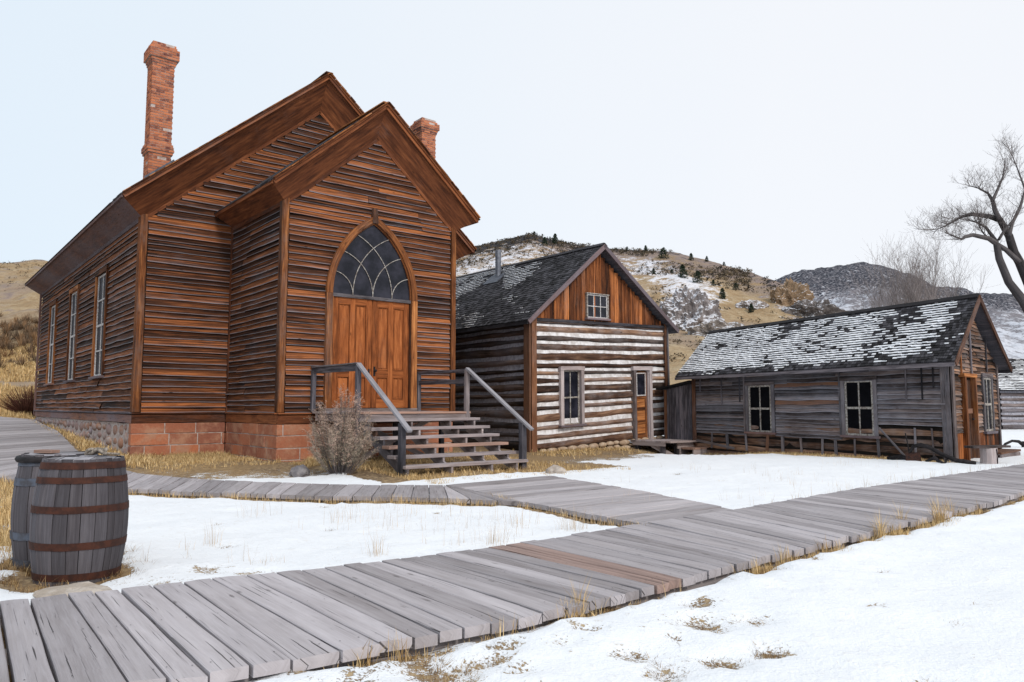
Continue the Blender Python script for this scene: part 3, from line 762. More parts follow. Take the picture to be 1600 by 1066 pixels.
# chimneys: every brick laid
def chimney(x0, y0, w, d, z0, ztop, corb, neck):
    m = MB(); mo = MB(); bh = .068; z = z0; r = 0
    while z < ztop - .01:
        o = 0.
        if z > ztop - corb:                     # flared cap
            k = (z - (ztop - corb)) / corb
            o = .05 * min(1, k / .3) + (.035 if .3 < k < .72 else 0) - (.055 * max(0, (k - .72) / .28))
        if neck - .02 < z < neck + .27: o = .055 if .04 < z - neck < .2 else .03
        X0 = x0 - o; X1 = x0 + w + o; Y0 = y0 - o; Y1 = y0 + d + o
        for (ax, a0, a1, fx) in (('x', X0, X1, Y0), ('y', Y0 + .1, Y1 - .1, X0), ('y', Y0 + .1, Y1 - .1, X1 - .1), ('x', X0, X1, Y1 - .1)):
            a = a0 - (.10 if r % 2 else 0)
            while a < a1 - .02:
                b = min(a + .205, a1); s = max(a, a0)
                if b - s > .03 and not (rnd() < .012) and not (z > ztop - .09 and rnd() < .35):
                    c = (rnd() ** 1.3, 0, rnd()); j = ru(-.004, .004)
                    if ax == 'x': m.beam((s + .004, fx + .05 + j, z + bh / 2), (b - .004, fx + .05 + j, z + bh / 2), (0, 0, bh - .014), (0, .098, 0), c=c)
                    else: m.beam((fx + .05 + j, s + .004, z + bh / 2), (fx + .05 + j, b - .004, z + bh / 2), (0, 0, bh - .014), (.098, 0, 0), c=c)
                a = b
        mo.beam((x0 + w / 2, Y0 + .012, z + bh / 2), (x0 + w / 2, Y1 - .012, z + bh / 2), (0, 0, bh), (X1 - X0 - .024, 0, 0))
        z += bh; r += 1
    c = m.build('chimney', M['brick'], CH); mo.build('mortar', M['mortar'], c)
    return c
chimney(-1.88, 4.0, .53, .50, 6.5, 10.44, .62, 7.55)
chimney(6.03, 4.0, .53, .50, 6.5, 10.40, .50, 7.3)
m = MB(); m.beam((-1.96, 3.96, 6.84 + .02), (-1.30, 3.96, 7.4 + .02), (0, 0, .16), (0, .03, 0)); m.beam((-1.30, 3.96, 7.42), (-1.30, 4.52, 7.42), (0, 0, .14), (.03, 0, 0)); m.build('flashing', M['flash'], CH)
# side windows
for a, b, zt_ in ((6.5, 8.0, 5.0), (10.6, 12.1, 5.0), (14.7, 16.2, 5.0)):
    sash(CH, LW, a, b, 2.12, zt_, 2, 4, frame=.13, fmat='casing', smat='white', depth=.09, muntin=.036, glass='glass_dull')
# arched doorway -------------------------------------------------------
CX = 2.17
def archpts(a, c, z0, n, side):
    r = a + c; top = math.sqrt(r * r - c * c); out = []
    th1 = math.atan2(top, c)
    for i in range(n + 1):
        th = th1 * i / n; out.append((side * (r * math.cos(th) - c), z0 + r * math.sin(th)))
    return out
AW = tag(MB().build('arched_window', M['casing'], CH), 'pointed gothic fanlight over the double doors')
ao = MB()
for sd in (-1, 1):
    for (ai, aoo, d0, d1) in ((1.045, 1.19, .03, .125), (1.015, 1.06, .02, .075)):
        pi = archpts(ai, .97, 3.87, 22, sd); po = archpts(aoo, .97, 3.87, 22, sd)
        ids = []
        for i, (q, w) in enumerate(zip(pi, po)):
            jj = .006 * n3(i * .5, sd * 3 + ai)
            ids.append([ao.vert((CX + x, -y, z), (.5 + .45 * n3(int(i / 5.5) * 3.1, sd, ai), 0, .4)) for (x, z), y in ((q, d0), (q, d1 + jj), (w, d1 + jj), (w, d0))])
        for i in range(22):
            A = ids[i]; B = ids[i + 1]
            for j in range(4):
                j2 = (j + 1) % 4; f = (A[j], A[j2], B[j2], B[j]); u0 = i * .1; u1 = u0 + .1
                ao.face(f if sd < 0 else f[::-1], [(u0, j * .15), (u0, j * .15 + .15), (u1, j * .15 + .15), (u1, j * .15)] if sd < 0 else [(u1, j * .15), (u1, j * .15 + .15), (u0, j * .15 + .15), (u0, j * .15)])
        ao.face([ids[0][j] for j in range(4)])
AC = ao.build('arch_casing', M['casing'], AW)
k = MB(); k.beam((CX, -.085, 5.62), (CX, -.085, 5.98), (.15, 0, 0), (0, .13, 0), 2, .008, taper=.72); k.build('keystone', M['casing'], AW)
g = MB(); pl = archpts(1.03, .97, 3.87, 18, -1); pr_ = archpts(1.03, .97, 3.87, 18, 1)
ring = [(CX + x, z) for x, z in pl] + [(CX + x, z) for x, z in pr_[::-1][1:]]
g.face([g.vert((x, -.034, z), (.5, 0, .5)) for x, z in ring][::-1] if False else [g.vert((x, -.034, z), (.5, 0, .5)) for x, z in ring])
go = g.build('pane', M['glass'], AW)
mt = MB()
Rr = 2.0
for Rr in (.515, 1.03, 1.545):
    for sd in (-1, 1):
        pts = []
        for i in range(140):
            th = i * .03 * .6 / Rr ; x = sd * (1.03 - Rr * math.cos(th)); z = 3.88 + Rr * math.sin(th)
            # keep inside the arch
            if z > 5.6 or abs(x) > arch_half(z, 1.03) - .01: break
            pts.append((CX + x, -.05, z))
        if len(pts) > 1:
            for p, q in zip(pts[::3], pts[3::3] + ([pts[-1]] if (len(pts) - 1) % 3 else [])):
                mt.beam(p, q, (V(q) - V(p)).normalized().cross(V((0, 1, 0))) * .015, (0, .02 + .004 * sd, 0), 1, c=(.5, 0, .5))
mt.build('tracery', M['cream'], AW)
k = MB(); k.beam((CX - 1.02, -.05, 3.84), (CX + 1.02, -.05, 3.84), (0, 0, .075), (0, .09, 0), 3, .006); k.build('transom', M['grey_siding'], AW)
for sd in (-1, 1):
    k = MB(); k.beam((CX + sd * 1.115, -.075, ZT + .02), (CX + sd * 1.115, -.075, 3.865), (.15, 0, 0), (0, .11, 0), 8, .008, .006)
    k.beam((CX + sd * 1.025, -.045, ZT + .02), (CX + sd * 1.025, -.045, 3.80), (.04, 0, 0), (0, .09, 0), 4, .003)
    k.build('door_casing', M['casing'], CH)
k = MB(); k.beam((CX - 1.19, -.08, 1.235), (CX + 1.19, -.08, 1.235), (0, 0, .07), (0, .18, 0), 4, .006); k.build('door_sill', M['grey_siding'], CH)
for sd in (-1, 1):                            # panelled leaves
    x0 = CX + (.006 if sd > 0 else -1.0); x1 = x0 + .994; z0, z1 = 1.28, 3.80; d = MB()
    P = lambda a, z, o: (x0 + a, -o, z)
    W_ = x1 - x0; st = .13
    def bar(a0, a1, zz0, zz1, vert, o=.045, t=.03):
        if vert: d.beam(P((a0 + a1) / 2, zz0, o - t / 2), P((a0 + a1) / 2, zz1, o - t / 2), (a1 - a0, 0, 0), (0, t, 0), c=(.5 + ru(-.2, .2), 0, rnd()))
        else: d.beam(P(a0, (zz0 + zz1) / 2, o - t / 2), P(a1, (zz0 + zz1) / 2, o - t / 2), (0, 0, zz1 - zz0), (0, t, 0), c=(.5 + ru(-.2, .2), 0, rnd()))
    bar(0, st, z0, z1, 1); bar(W_ - st, W_, z0, z1, 1); bar(W_ / 2 - .06, W_ / 2 + .06, z0, z1, 1)
    for a0, a1 in ((st, W_ / 2 - .06), (W_ / 2 + .06, W_ - st)):
        bar(a0, a1, z0, z0 + .2, 0, .044); bar(a0, a1, 2.0, 2.16, 0, .044); bar(a0, a1, z1 - .14, z1, 0, .044)
        for q0, q1 in ((z0 + .2, 2.0), (2.16, z1 - .14)):
            d.beam(P((a0 + a1) / 2, q0, .014), P((a0 + a1) / 2, q1, .014), (a1 - a0, 0, 0), (0, .01, 0), c=(ru(.3, .7), 0, rnd()))
            d.beam(P((a0 + a1) / 2, q0 + .05, .022), P((a0 + a1) / 2, q1 - .05, .022), (a1 - a0 - .09, 0, 0), (0, .014, 0), c=(ru(.5, .9), 0, rnd()))
            for e in (a0 + .012, a1 - .012): d.beam(P(e, q0, .034), P(e, q1, .034), (.022, 0, 0), (0, .034, 0), c=(.35, 0, .5))
            for e in (q0 + .012, q1 - .012): d.beam(P(a0 + .024, e, .033), P(a1 - .024, e, .033), (0, 0, .022), (0, .032, 0), c=(.35, 0, .5))
    do = d.build('door', M['door'], CH, bevel=.003)
    if sd > 0:
        h = MB(); h.beam(P(.07, 2.02, .05), P(.07, 2.24, .05), (.05, 0, 0), (0, .008, 0)); h.tube([P(.07, 2.14, .05), P(.07, 2.14, .09)], .012, 8)
        ico(h, P(.07, 2.14, .115), .032, jit=0, sub=2); h.build('handle', M['dark_iron'], do)
    else:
        h = MB(); h.beam(P(.93, 2.02, .05), P(.93, 2.18, .05), (.045, 0, 0), (0, .008, 0)); h.build('handle', M['dark_iron'], do)

# ------------------------------------------------------------------ steps and landing
ST = empty('wooden_steps', (-4.99, 16.22, 0), R(39.2), 'weathered open wooden steps with two handrails leading up to the church doors', 'steps')
LZ = 1.2
SX0, SX1 = .80, 3.40
m = MB(); y = -.14
while y > -2.2:
    w = ru(.17, .24)
    m.beam((SX0 - .12, y - w / 2, LZ - .02), (SX1 + .06, y - w / 2, LZ - .02 + ru(-.006, .004)), (0, w - .012, 0), (0, 0, .045), 4, .004, .006)
    y -= w
m.build('landing', M['stair'], ST, bevel=.004); LE = y
m = MB(); m.beam((SX0 - .05, LE + .04, LZ - .13), (SX1 + .05, LE + .04, LZ - .13), (0, 0, .15), (0, .04, 0), 4, .006); m.beam((SX0 - .05, -.2, LZ - .12), (SX1, -.2, LZ - .12), (0, 0, .15), (0, .05, 0), 4, .006)
for x in (SX0, SX1): m.beam((x, -.2, LZ - .12), (x, LE + .06, LZ - .12), (0, 0, .15), (.05, 0, 0), 4, .006)
m.build('joist', M['stair'], ST)
NTR = 6; RUN = .29
tip = []
for i in range(NTR):
    z = LZ - .165 * (i + 1); yc = LE - .03 - RUN * (i + .5) + .05; tip.append((z, yc))
    m = MB(); xa = SX0 + .0 + ru(-.05, .03); xb = SX1 + .10 + i * .03 + ru(-.03, .05)
    m.beam((xa - .05, yc, z), (xb, yc, z + ru(-.01, .01)), (0, .27, 0), (0, 0, .058), 6, .008, .008, c=(.3 + .5 * rnd(), 0, .97 if i == 3 else ru(.1, .8)))
    m.build('tread', M['stair'], ST, bevel=.005)
for x in (SX0 + .03, SX0 + 1.0, SX0 + 1.95, SX1 - .02):
    m = MB()
    m.beam((x, LE + .1, LZ - .30), (x, tip[-1][1] - .14, .02), (0, .1, .24), (.045, 0, 0), 4, .008)
    for z, yc in tip:
        m.beam((x + .001, yc + .12, z - .095), (x + .001, yc - .115, z - .095), (0, 0, .145), (.044, 0, 0), 1)
    m.build('stringer', M['grey_siding'] if x < 1 else M['stair'], ST)
def post(x, y, z0, z1, w=.10, mat='dark_stair'):
    m = MB(); m.beam((x, y, z0), (x, y, z1), (w, 0, 0), (0, w, 0), 5, .008, .008); m.build('post', M[mat], ST, bevel=.006)
BL = (SX0 - .02, tip[-1][1] + .02); BR = (SX1 + .22, tip[-1][1] + .0); TL = (SX0 - .08, LE + .05); TR = (SX1 - .02, LE + .05)
post(BL[0], BL[1], -.1, 1.0, .11); post(BR[0], BR[1], -.1, .98, .12); post(TL[0], TL[1], -.1, 2.12, .09); post(TR[0], TR[1], LZ - .25, 2.12, .09, 'stair')
post(SX0 - .08, -.1, LZ, 2.1, .09); post(SX1 + .02, -.12, LZ, 2.1, .09)
for x in (SX0, SX0 + 1.4, SX1): post(x, -1.15, -.1, LZ - .2, .1); 
def rail(p, q, w=.09, t=.055, mat='grey_siding', nm='handrail'):
    m = MB(); p = V(p); q = V(q); d = (q - p).normalized(); sdv = d.cross(V((0, 0, 1))).normalized(); up = sdv.cross(d)
    m.beam(p, q, sdv * w, up * t, 6, .004, .006, c=(.6, 0, .5)); m.build(nm, M[mat], ST, bevel=.005)
def slope_rail(T, B, zT, zB):
    d = V((B[0] - T[0], B[1] - T[1], zB - zT)); rail((T[0], T[1], zT), V((T[0], T[1], zT)) + d * 1.16, .1, .05, 'lid')
slope_rail(TL, BL, 2.16, 1.04); slope_rail(TR, BR, 2.15, 1.02)
rail((TL[0], TL[1] + .06, 2.08), (TL[0], -.05, 2.10), .05, .13, 'dark_stair'); rail((TL[0], TL[1] - .02, 2.165), (TL[0], -.05, 2.175), .11, .035, 'grey_siding')
rail((TR[0], TR[1] + .06, 2.10), (SX1 + .02, -.08, 2.12), .05, .07, 'dark_stair'); rail((TR[0], TR[1] + .06, 1.86), (SX1 + .02, -.08, 1.88), .04, .10, 'dark_stair')
m = MB()
m.beam((SX0 + .3, -1.2, .1), (SX1 - .3, -1.2, LZ - .15), (0, 0, .12), (0, .03, 0)); m.beam((SX0 + .4, -1.0, LZ - .15), (SX1 - .2, -1.0, .1), (0, 0, .12), (0, .03, 0))
m.build('brace', M['stair'], ST)
# ================================================================== FIRST LOG CABIN
def logs(W, a0, a1, z0, z1, pitch, lh, mat, parent, warp, holes=(), cmat='chink', bulge=.07, seed=0, hz=1.2):
    z = z0; L = MB(); C = MB(); r = 0
    while z < z1 - .06:
        p = pitch * ru(.76, 1.24); h = min(p, z1 - z); lhh = h * lh * ru(.78, 1.16)
        iv = [(a0, a1)]
        for b0, b1, y0, y1 in holes:
            if z + h * .6 > y0 and z + h * .35 < y1: iv = cut(iv, b0, b1)
        sd = rnd() * 200
        for s, e in iv:
            n = max(2, int((e - s) / .22)); c = (rnd(), .3, rnd()); ou = rnd() * 40; ov = rnd() * 40; prev = None; pc = None
            bl = .75 + rnd() * .4
            for i in range(n + 1):
                a = s + (e - s) * i / n
                w = .050 * n3(a * .7, sd) + .014 * n3(a * 3, sd); w2 = .050 * n3(a * .7, sd + 40) + .014 * n3(a * 3, sd + 11); b = bulge * bl + .028 * n3(a * 1.5, sd + 80) + .014 * n3(a * 5, sd)
                zb = z + w + .5 * (h - lhh) ; zt_ = z + h + w2 - .5 * (h - lhh)
                prof = [(.01, zb), (.55, zb + .04), (1., zb + (zt_ - zb) * .32), (1.02, zb + (zt_ - zb) * .68), (.55, zt_ - .03), (.01, zt_)]
                ids = [L.vert(W.P(a, q, b * o + .006 * n3(a * 6, q * 9, sd)), (c[0], .5 if j in (0, 1) else .1, c[2])) for j, (o, q) in enumerate(prof)]
                if prev:
                    for j in range(5): L.face((prev[j], ids[j], ids[j + 1], prev[j + 1]), [(ou + pu, ov + j * .06), (ou + a, ov + j * .06), (ou + a, ov + j * .06 + .06), (ou + pu, ov + j * .06 + .06)])
                prev = ids; pu = a
                # chinking above this log
                zc0 = zt_ - .02; zc1 = z + h + .5 * (h - lhh) + .05 + .03 * n3(a * .8, sd + 7)
                cb = .20 * bulge + .012 * n3(a * 3, sd + 3)
                ic = [C.vert(W.P(a, q, o)) for q, o in ((zc0, cb + .012), ((zc0 + zc1) / 2, cb), (zc1, cb * .45))]
                if pc and z + h < z1 - .02:
                    for j in range(2): C.face((pc[j], ic[j], ic[j + 1], pc[j + 1]))
                pc = ic
        z += h; r += 1
    o = L.build('wall', M[mat], parent, warp, smooth=True); C.build('chinking', M[cmat], o, warp, smooth=True)
    return o
CB = empty('log_cabin', (.68, 21.83, 0), R(39.2), 'squared log cabin with white chinking, orange board gable and a tall metal stovepipe', 'cabin')
def wc(x, y, z):
    k = (x / 6.)
    return (x + .022 * (3 - z) * k * .6, y, z + k * (.33 - .045 * z))
CF = Wall((0, 0, 0), (1, 0, 0), (0, -1, 0)); CL = Wall((-.2, 0, 0), (0, 1, 0), (-1, 0, 0))
CU0, CU1, CZ = -.2, 5.82, 3.85
CV, CR, CRZ = 9.2, 2.62, 6.27
u = MB(); prismv(u, [(CU0, .05), (CU1, .05), (CU1, CZ), (CR, CRZ - .15), (CU0, CZ)], .0, CV); u.build('wall_core', M['under'], CB, wc)
D1 = (4.06, 4.98, -.1, 2.26); W1 = (.92, 1.80, .72, 2.26)
logs(CF, CU0 + .12, CU1 - .06, .03, CZ - .02, .268, .79, 'log', CB, wc, [D1, W1])
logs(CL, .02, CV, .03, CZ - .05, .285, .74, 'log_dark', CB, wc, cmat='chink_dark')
m = MB(); a = CU0
while a < CU1:                                # upright gable boards
    w = ru(.13, .24); b = min(a + w, CU1)
    def top(x): return CZ + (CRZ - .12 - CZ) * ((x - CU0) / (CR - CU0) if x < CR else (CU1 - x) / (CU1 - CR))
    zt_ = min(top(a), top(b))
    if zt_ < CZ + .05: zt_ = CZ + .06
    if not (a > 2.0 and b < 2.95 and False):
        o = ru(.015, .035)
        zs = [(CZ - .02 + ru(-.03, .02), zt_ + .05)]
        for z0, z1 in zs:
            m.beam(CF.P((a + b) / 2, z0, o), CF.P((a + b) / 2 + ru(-.012, .012), z1, o), V((b - a - ru(.004, .02), 0, 0)), V((0, .022, 0)), 5, .012, .006)
    if rnd() < .45: m.beam(CF.P(b, CZ + .02, o + .022), CF.P(b + ru(-.01, .01), zt_, o + .022), V((ru(.035, .055), 0, 0)), V((0, .018, 0)), 4, .006, .004, c=(ru(.5, 1), 0, rnd()))
    a = b
m.build('gable_boards', M['board_gable'], CB, wc)
m = MB(); m.beam(CF.P(CU0, CZ - .01, .07), CF.P(CU1, CZ - .01, .07), (0, 0, .09), (0, .05, 0), 8, .01, .006); m.build('ledger_board', M['dark_stair'], CB, wc)
for x, sx in ((CU0 - .02, 1), (CU1 + .02, -1)):
    m = MB(); m.beam((x + sx * .09, -.085, -.05), (x + sx * .09, -.085, CZ + .05), (.19 if sx > 0 else .12, 0, 0), (0, .04, 0), 8, .012, .006); m.build('corner_board', M['rake'], CB, wc)
    m = MB(); m.beam((x - sx * .06, .04, -.06), (x - sx * .06, .04, CZ + .02), (.05, 0, 0), (0, .26, 0), 8, .012, .006); m.build('corner_board', M['grey_siding'], CB, wc)
m = MB(); a = .1
while a < 5.9:
    L = ru(.28, .6); z = .10
    while z > -.35:
        h = ru(.12, .2); ico(m, (a + L / 2, -.03 + ru(-.03, .03), z - h / 2), 1, (L * .5, .10, h * .52), .14, rnd() * 60, 2); z -= h
    a += L * .96
m.build('foundation', M['tanstone'], CB, lambda x, y, z: (x, y, z + x / 6. * .30 - .02), smooth=True)
sash(CB, CF, .88, 1.84, .70, 2.40, 2, 2, frame=.12, fmat='stair', smat='cream', warp=wc, depth=.14, muntin=.026)
sash(CB, CF, 2.02, 2.98, 3.98, 4.76, 3, 2, frame=.03, fmat='cream', smat='white', warp=wc, depth=.07, muntin=.026, split=False, base=.05)
# door
DR = MB(); 
for a0, a1 in ((4.24, 4.32), (4.72, 4.80)): DR.beam(CF.P((a0 + a1) / 2, .0, .015), CF.P((a0 + a1) / 2, 2.28, .015), (a1 - a0, 0, 0), (0, .04, 0))
for z0, z1 in ((.0, .2), (.52, .64), (.98, 1.08), (1.36, 1.48), (2.2, 2.28)): DR.beam(CF.P(4.32, (z0 + z1) / 2, .015), CF.P(4.72, (z0 + z1) / 2, .015), (0, 0, z1 - z0), (0, .038, 0))
for z0, z1 in ((.2, .52), (.64, .98), (1.08, 1.36)): DR.beam(CF.P(4.32, (z0 + z1) / 2, .0), CF.P(4.72, (z0 + z1) / 2, .0), (0, 0, z1 - z0), (0, .02, 0), c=(.9, 0, .5))
do = DR.build('door', M['casing'], CB, wc)
g = MB(); g.poly([CF.P(4.32, 1.48, .012), CF.P(4.72, 1.48, .012), CF.P(4.72, 2.2, .012), CF.P(4.32, 2.2, .012)]); g.build('pane', M['glass'], do, wc)
k = MB()
for a in (4.31, 4.73): k.beam(CF.P(a, 1.46, .04), CF.P(a, 2.24, .04), (.03, 0, 0), (0, .02, 0))
for z in (1.48, 2.225): k.beam(CF.P(4.325, z, .04), CF.P(4.715, z, .04), (0, 0, .035), (0, .02, 0))
k.build('sash', M['white'], do, wc)
k = MB()
for a, w in ((4.13, .10), (4.90, .12)): k.beam(CF.P(a, -.02, .08), CF.P(a, 2.33, .08), (w, 0, 0), (0, .14, 0), 6, .008)
k.beam(CF.P(4.05, 2.39, .075), CF.P(4.99, 2.39, .075), (0, 0, .13), (0, .15, 0), 3, .006); k.beam(CF.P(4.82, 0, .05), CF.P(4.82, 2.32, .05), (.03, 0, 0), (0, .1, 0), 2, .003)
k.build('door_casing', M['stair'], CB, wc)
# roof
def two_slope(parent, cr, zr, e0, z0, e1, z1, v0, v1, warp, snowf, expo, barge, wr=(.09, .17)):
    for sg, (ex, ez) in ((-1, (e0, z0)), (1, (e1, z1))):
        E0 = V((ex, v0, ez)); d = V((cr - ex, 0, zr - ez)); Ls = d.length; S = d.normalized(); NN = V((-S.z, 0, S.x)) if sg < 0 else V((S.z, 0, -S.x))
        if NN.z < 0: NN = -NN
        o = shingles(E0, (0, 1, 0), S, v1 - v0, Ls, expo, 'shingle', parent, warp, snowf if sg < 0 else None, wr=wr)
        dk = MB()
        dk.beam(E0 + S * Ls / 2 - NN * .035, E0 + S * Ls / 2 - NN * .035 + V((0, v1 - v0, 0)), S * (Ls - .01), NN * .04, 10)
        dk.build('roof_boards', M['dark_stair'], o, warp)
        fb = MB(); fb.beam(E0 - NN * .06 + V((0, -.015, 0)) - S * .03, E0 + S * Ls - NN * .06 + V((0, -.015, 0)), NN * .13, V((0, .03, 0)), 8, .008, .004); fb.build('barge_board', M[barge], o, warp)
        ef = MB(); ef.beam(E0 + V((sg * .0, 0, -.065)) - S * .015, E0 + V((0, v1 - v0, -.065)) - S * .015, (0, 0, .09), (.03, 0, 0), 12, .01, .004); ef.build('fascia', M['dark_stair'], o, warp)
        rc = MB(); rc.beam(E0 + S * (Ls - .06) + NN * .04, E0 + S * (Ls - .06) + NN * .04 + V((0, v1 - v0, 0)), S * .15, NN * .02, 12, .01, .006); rc.build('ridge_board', M['shingle'], o, warp)
def snow1(a, s):
    q = fbm(a * .5, s * .8, 11.) * 1.3 + .25 * n3(a * 5, s * 7)
    band = sst(3.4, 6.5, a) * .62 + .34 * math.exp(-((a - s * .95 - .6) / .55) ** 2) + .2 * math.exp(-((a - s * .6 - 2.9) / .3) ** 2)
    f = band + q * .9 - .30
    return 0 if f < .08 else min(.55, .22 + f * .5)
two_slope(CB, CR, 6.36, -.55, 3.78, 6.17, 3.75, -.32, CV + .3, wc, snow1, .135, 'eave')
m = MB(); m.tube([(2.05, 4.35, 5.6), (2.05, 4.35, 6.55), (2.05, 4.35, 6.86)], .105, 16); m.tube([(2.05, 4.35, 6.4), (2.05, 4.35, 6.42)], .112, 16)
PI = m.build('stovepipe', M['pipe'], CB, wc, smooth=False)
k = MB(); k.beam((1.86, 3.95, 5.78), (1.86, 4.75, 5.78), (.42, 0, .357), (-.02, 0, .02)); k.build('flashing', M['flash'], PI, wc)
# little porch of the cabin
PF = empty('cabin_platform', (.68, 21.83, -.06), R(39.2), 'low grey plank platform with one step at the log cabin door', 'platform')
m = MB(); y = -.1
while y > -1.5:
    w = ru(.16, .22); m.beam((3.95, y - w / 2, .29), (5.65, y - w / 2, .29 + ru(-.005, .01)), (0, w - .01, 0), (0, 0, .05), 3, .004); y -= w
m.build('deck', M['stair'], PF)
m = MB(); m.beam((5.62, -.1, .12), (5.62, -1.48, .12), (0, 0, .28), (.04, 0, 0)); m.beam((4.5, -1.5, .17), (5.65, -1.5, .17), (0, 0, .19), (0, .04, 0), 2, .01); m.beam((4.6, -1.49, -.02), (5.65, -1.49, -.02), (0, 0, .17), (0, .04, 0), 2, .01)
m.beam((3.98, -.15, .21), (3.98, -1.46, .21), (0, 0, .11), (.04, 0, 0)); m.beam((4.0, -.9, .2), (4.35, -1.55, -.2), (0, 0, .16), (.04, 0, 0)); m.build('skirt', M['stair'], PF)
for x, y in ((4.05, -.3), (4.05, -1.3), (4.55, -1.42), (5.3, -1.4)):
    m = MB(); m.beam((x, y, -.35), (x, y, .27), (.12, 0, 0), (0, .12, 0), 2, .01); m.build('post', M['dark_stair'], PF)
m = MB(); m.beam((4.65, -1.76, .08), (6.3, -1.76, .08), (0, .46, 0), (0, 0, .05), 3, .006); m.build('step', M['stair'], PF)
m = MB(); m.beam((4.68, -1.96, -.06), (6.28, -1.96, -.06), (0, 0, .24), (0, .04, 0), 3, .008); m.beam((6.26, -1.9, -.06), (6.26, -1.55, -.06), (0, 0, .24), (.04, 0, 0)); m.build('step_board', M['stair'], PF)

# ================================================================== LONG LOW CABIN
C2 = empty('clapboard_cabin', (10.47, 18.04, 0), R(42), 'long low silver grey clapboard cabin with snow striped shingle roof', 'cabin')
def w2(x, y, z):
    return (x + y * .07, y, z + y / 7.6 * (.14 - .10 * z))
GF = Wall((0, 0, 0), (1, 0, 0), (0, -1, 0)); GS = Wall((0, 0, 0), (0, 1, 0), (-1, 0, 0))
GW, GL, GE = 3.5, 7.6, 2.50; GC, GR = 1.5, 3.98
u = MB(); prismv(u, [(.0, -.45), (GW, -.45), (GW, GE - .05), (GC, GR - .1), (0, GE - .05)], .0, GL); u.build('wall_core', M['under'], C2, w2)
def e2(z, z2):
    iv = [(.1, GL)]
    if z < .76: iv = cut(iv, .1, 1.74)
    if z < .38: return []
    if z > .35 and z < 1.93: iv = cut(cut(iv, 1.74 , 2.72), 4.68, 5.70)
    return iv
m = MB(); clap(m, GS, .40, 2.30, .115, e2, wob=.045, tb=.040, lens=(1.6, 4.2), pv=.25); m.build('wall', M['grey_siding'], C2, w2)
m = MB(); clap(m, GS, 2.26, 2.46, .15, lambda a, b: [(.0, GL)], tb=.02, lens=(2, 4)); m.build('wall', M['brown_siding'], C2, w2)
for a in (.35, .62, 1.0, 6.5, 7.3, 5.85):
    m = MB(); m.beam(GS.P(a, ru(1.3, 1.9), .055), GS.P(a, 2.4, .055), (0, .035, 0), (.02, 0, 0), 3, .006); m.build('batten', M['dark_stair'], C2, w2)
for a in (2.73, 5.70):
    m = MB(); m.beam(GS.P(a, .42, .05), GS.P(a, 2.42, .05), (0, .05, 0), (.03, 0, 0), 3, .006); m.build('batten', M['grey_siding'], C2, w2)
logs(GS, .05, GL, -.38, .74, .22, .98, 'log', C2, w2, cmat='under', bulge=.02)  # near-black filler between base logs paints the dark void under the siding
def e3(z, z2):
    zz = z2
    iv = [(.08, GW - .02)] if zz < GE - .1 else [(max(.02, GC - (GR - .12 - zz) * GC / (GR - .1 - GE + .05)), min(GW - .02, GC + (GR - .12 - zz) * (GW - GC) / (GR - .1 - GE + .05)))]
    if iv[0][1] - iv[0][0] < .1: return []
    if z < 2.05: iv = cut(iv, .66, 1.56)
    if .55 < z < 2.15: iv = cut(iv, 2.2, 3.1)
    if z < .62: iv = []
    return iv
m = MB(); clap(m, GF, .05, 3.85, .085, e3, wob=.05, tb=.04, lens=(.4, 1.6), pv=.3, miss=.035); m.build('wall', M['brown_siding'], C2, w2)
m = MB(); a = .1
while a < GW - .05:
    w = ru(.09, .16)
    if not .66 < a < 1.5: m.beam(GF.P(a + w / 2, .05, .012), GF.P(a + w / 2, .68, .012), (w - .015, 0, 0), (0, .02, 0), 2, .01)
    a += w
m.build('base_boards', M['board_gable'], C2, w2)
m = MB(); m.beam(GF.P(.68, 2.1, .06), GF.P(.66, 2.86, .06), (.05, 0, 0), (0, .03, 0)); m.build('batten', M['casing'], C2, w2)
m = MB(); m.beam(GF.P(1.42, 2.1, .06), GF.P(1.42, 3.7, .06), (.07, 0, 0), (0, .03, 0), 3, .01); m.build('batten', M['dark_stair'], C2, w2); m = MB(); m.beam(GF.P(2.62, 2.2, .06), GF.P(2.62, 3.05, .06), (.05, 0, 0), (0, .03, 0), 3, .01); m.build('batten', M['dark_stair'], C2, w2)
for x0, y0, wv, tv in ((-.05, .09, (0, .2, 0), (.05, 0, 0)), (.03, -.06, (.16, 0, 0), (0, .04, 0)), (GW - .03, -.05, (.10, 0, 0), (0, .04, 0))):
    m = MB(); m.beam((x0, y0, -.05), (x0, y0, 2.42), wv, tv, 6, .01, .006); m.build('corner_board', M['grey_siding'], C2, w2)
m = MB(); m.beam((-.05, 7.55, -.05), (-.05, 7.55, 2.4), (0, .12, 0), (.05, 0, 0), 6, .01, .006); m.build('corner_board', M['rake'], C2, w2)
for i, a in enumerate([.42, .80, 1.74, 2.35, 2.9, 3.3, 3.95, 4.4, 5.0, 5.62, 6.3, 6.9]):
    m = MB(); h = .76 if a < 1.8 else .42; a += ru(-.08, .08)
    m.beam(GS.P(a + ru(-.04, .04), -.1, .045), GS.P(a, h + .02, .03), (0, ru(.04, .09), 0), (.02, 0, 0), 2, .008); m.build('stub_post', M['grey_siding'], C2, w2)
sash(C2, GS, 1.74, 2.70, .52, 2.06, 2, 2, frame=.10, fmat='grey_siding', smat='cream', warp=w2, depth=.06, muntin=.035, glass='black')
sash(C2, GS, 4.70, 5.66, .50, 2.02, 2, 2, frame=.10, fmat='grey_siding', smat='cream', warp=w2, depth=.06, muntin=.035, glass='black')
sash(C2, GF, 2.24, 3.06, .66, 2.12, 2, 2, frame=.10, fmat='grey_siding', smat='cream', warp=w2, depth=.06, muntin=.035)
d = MB()
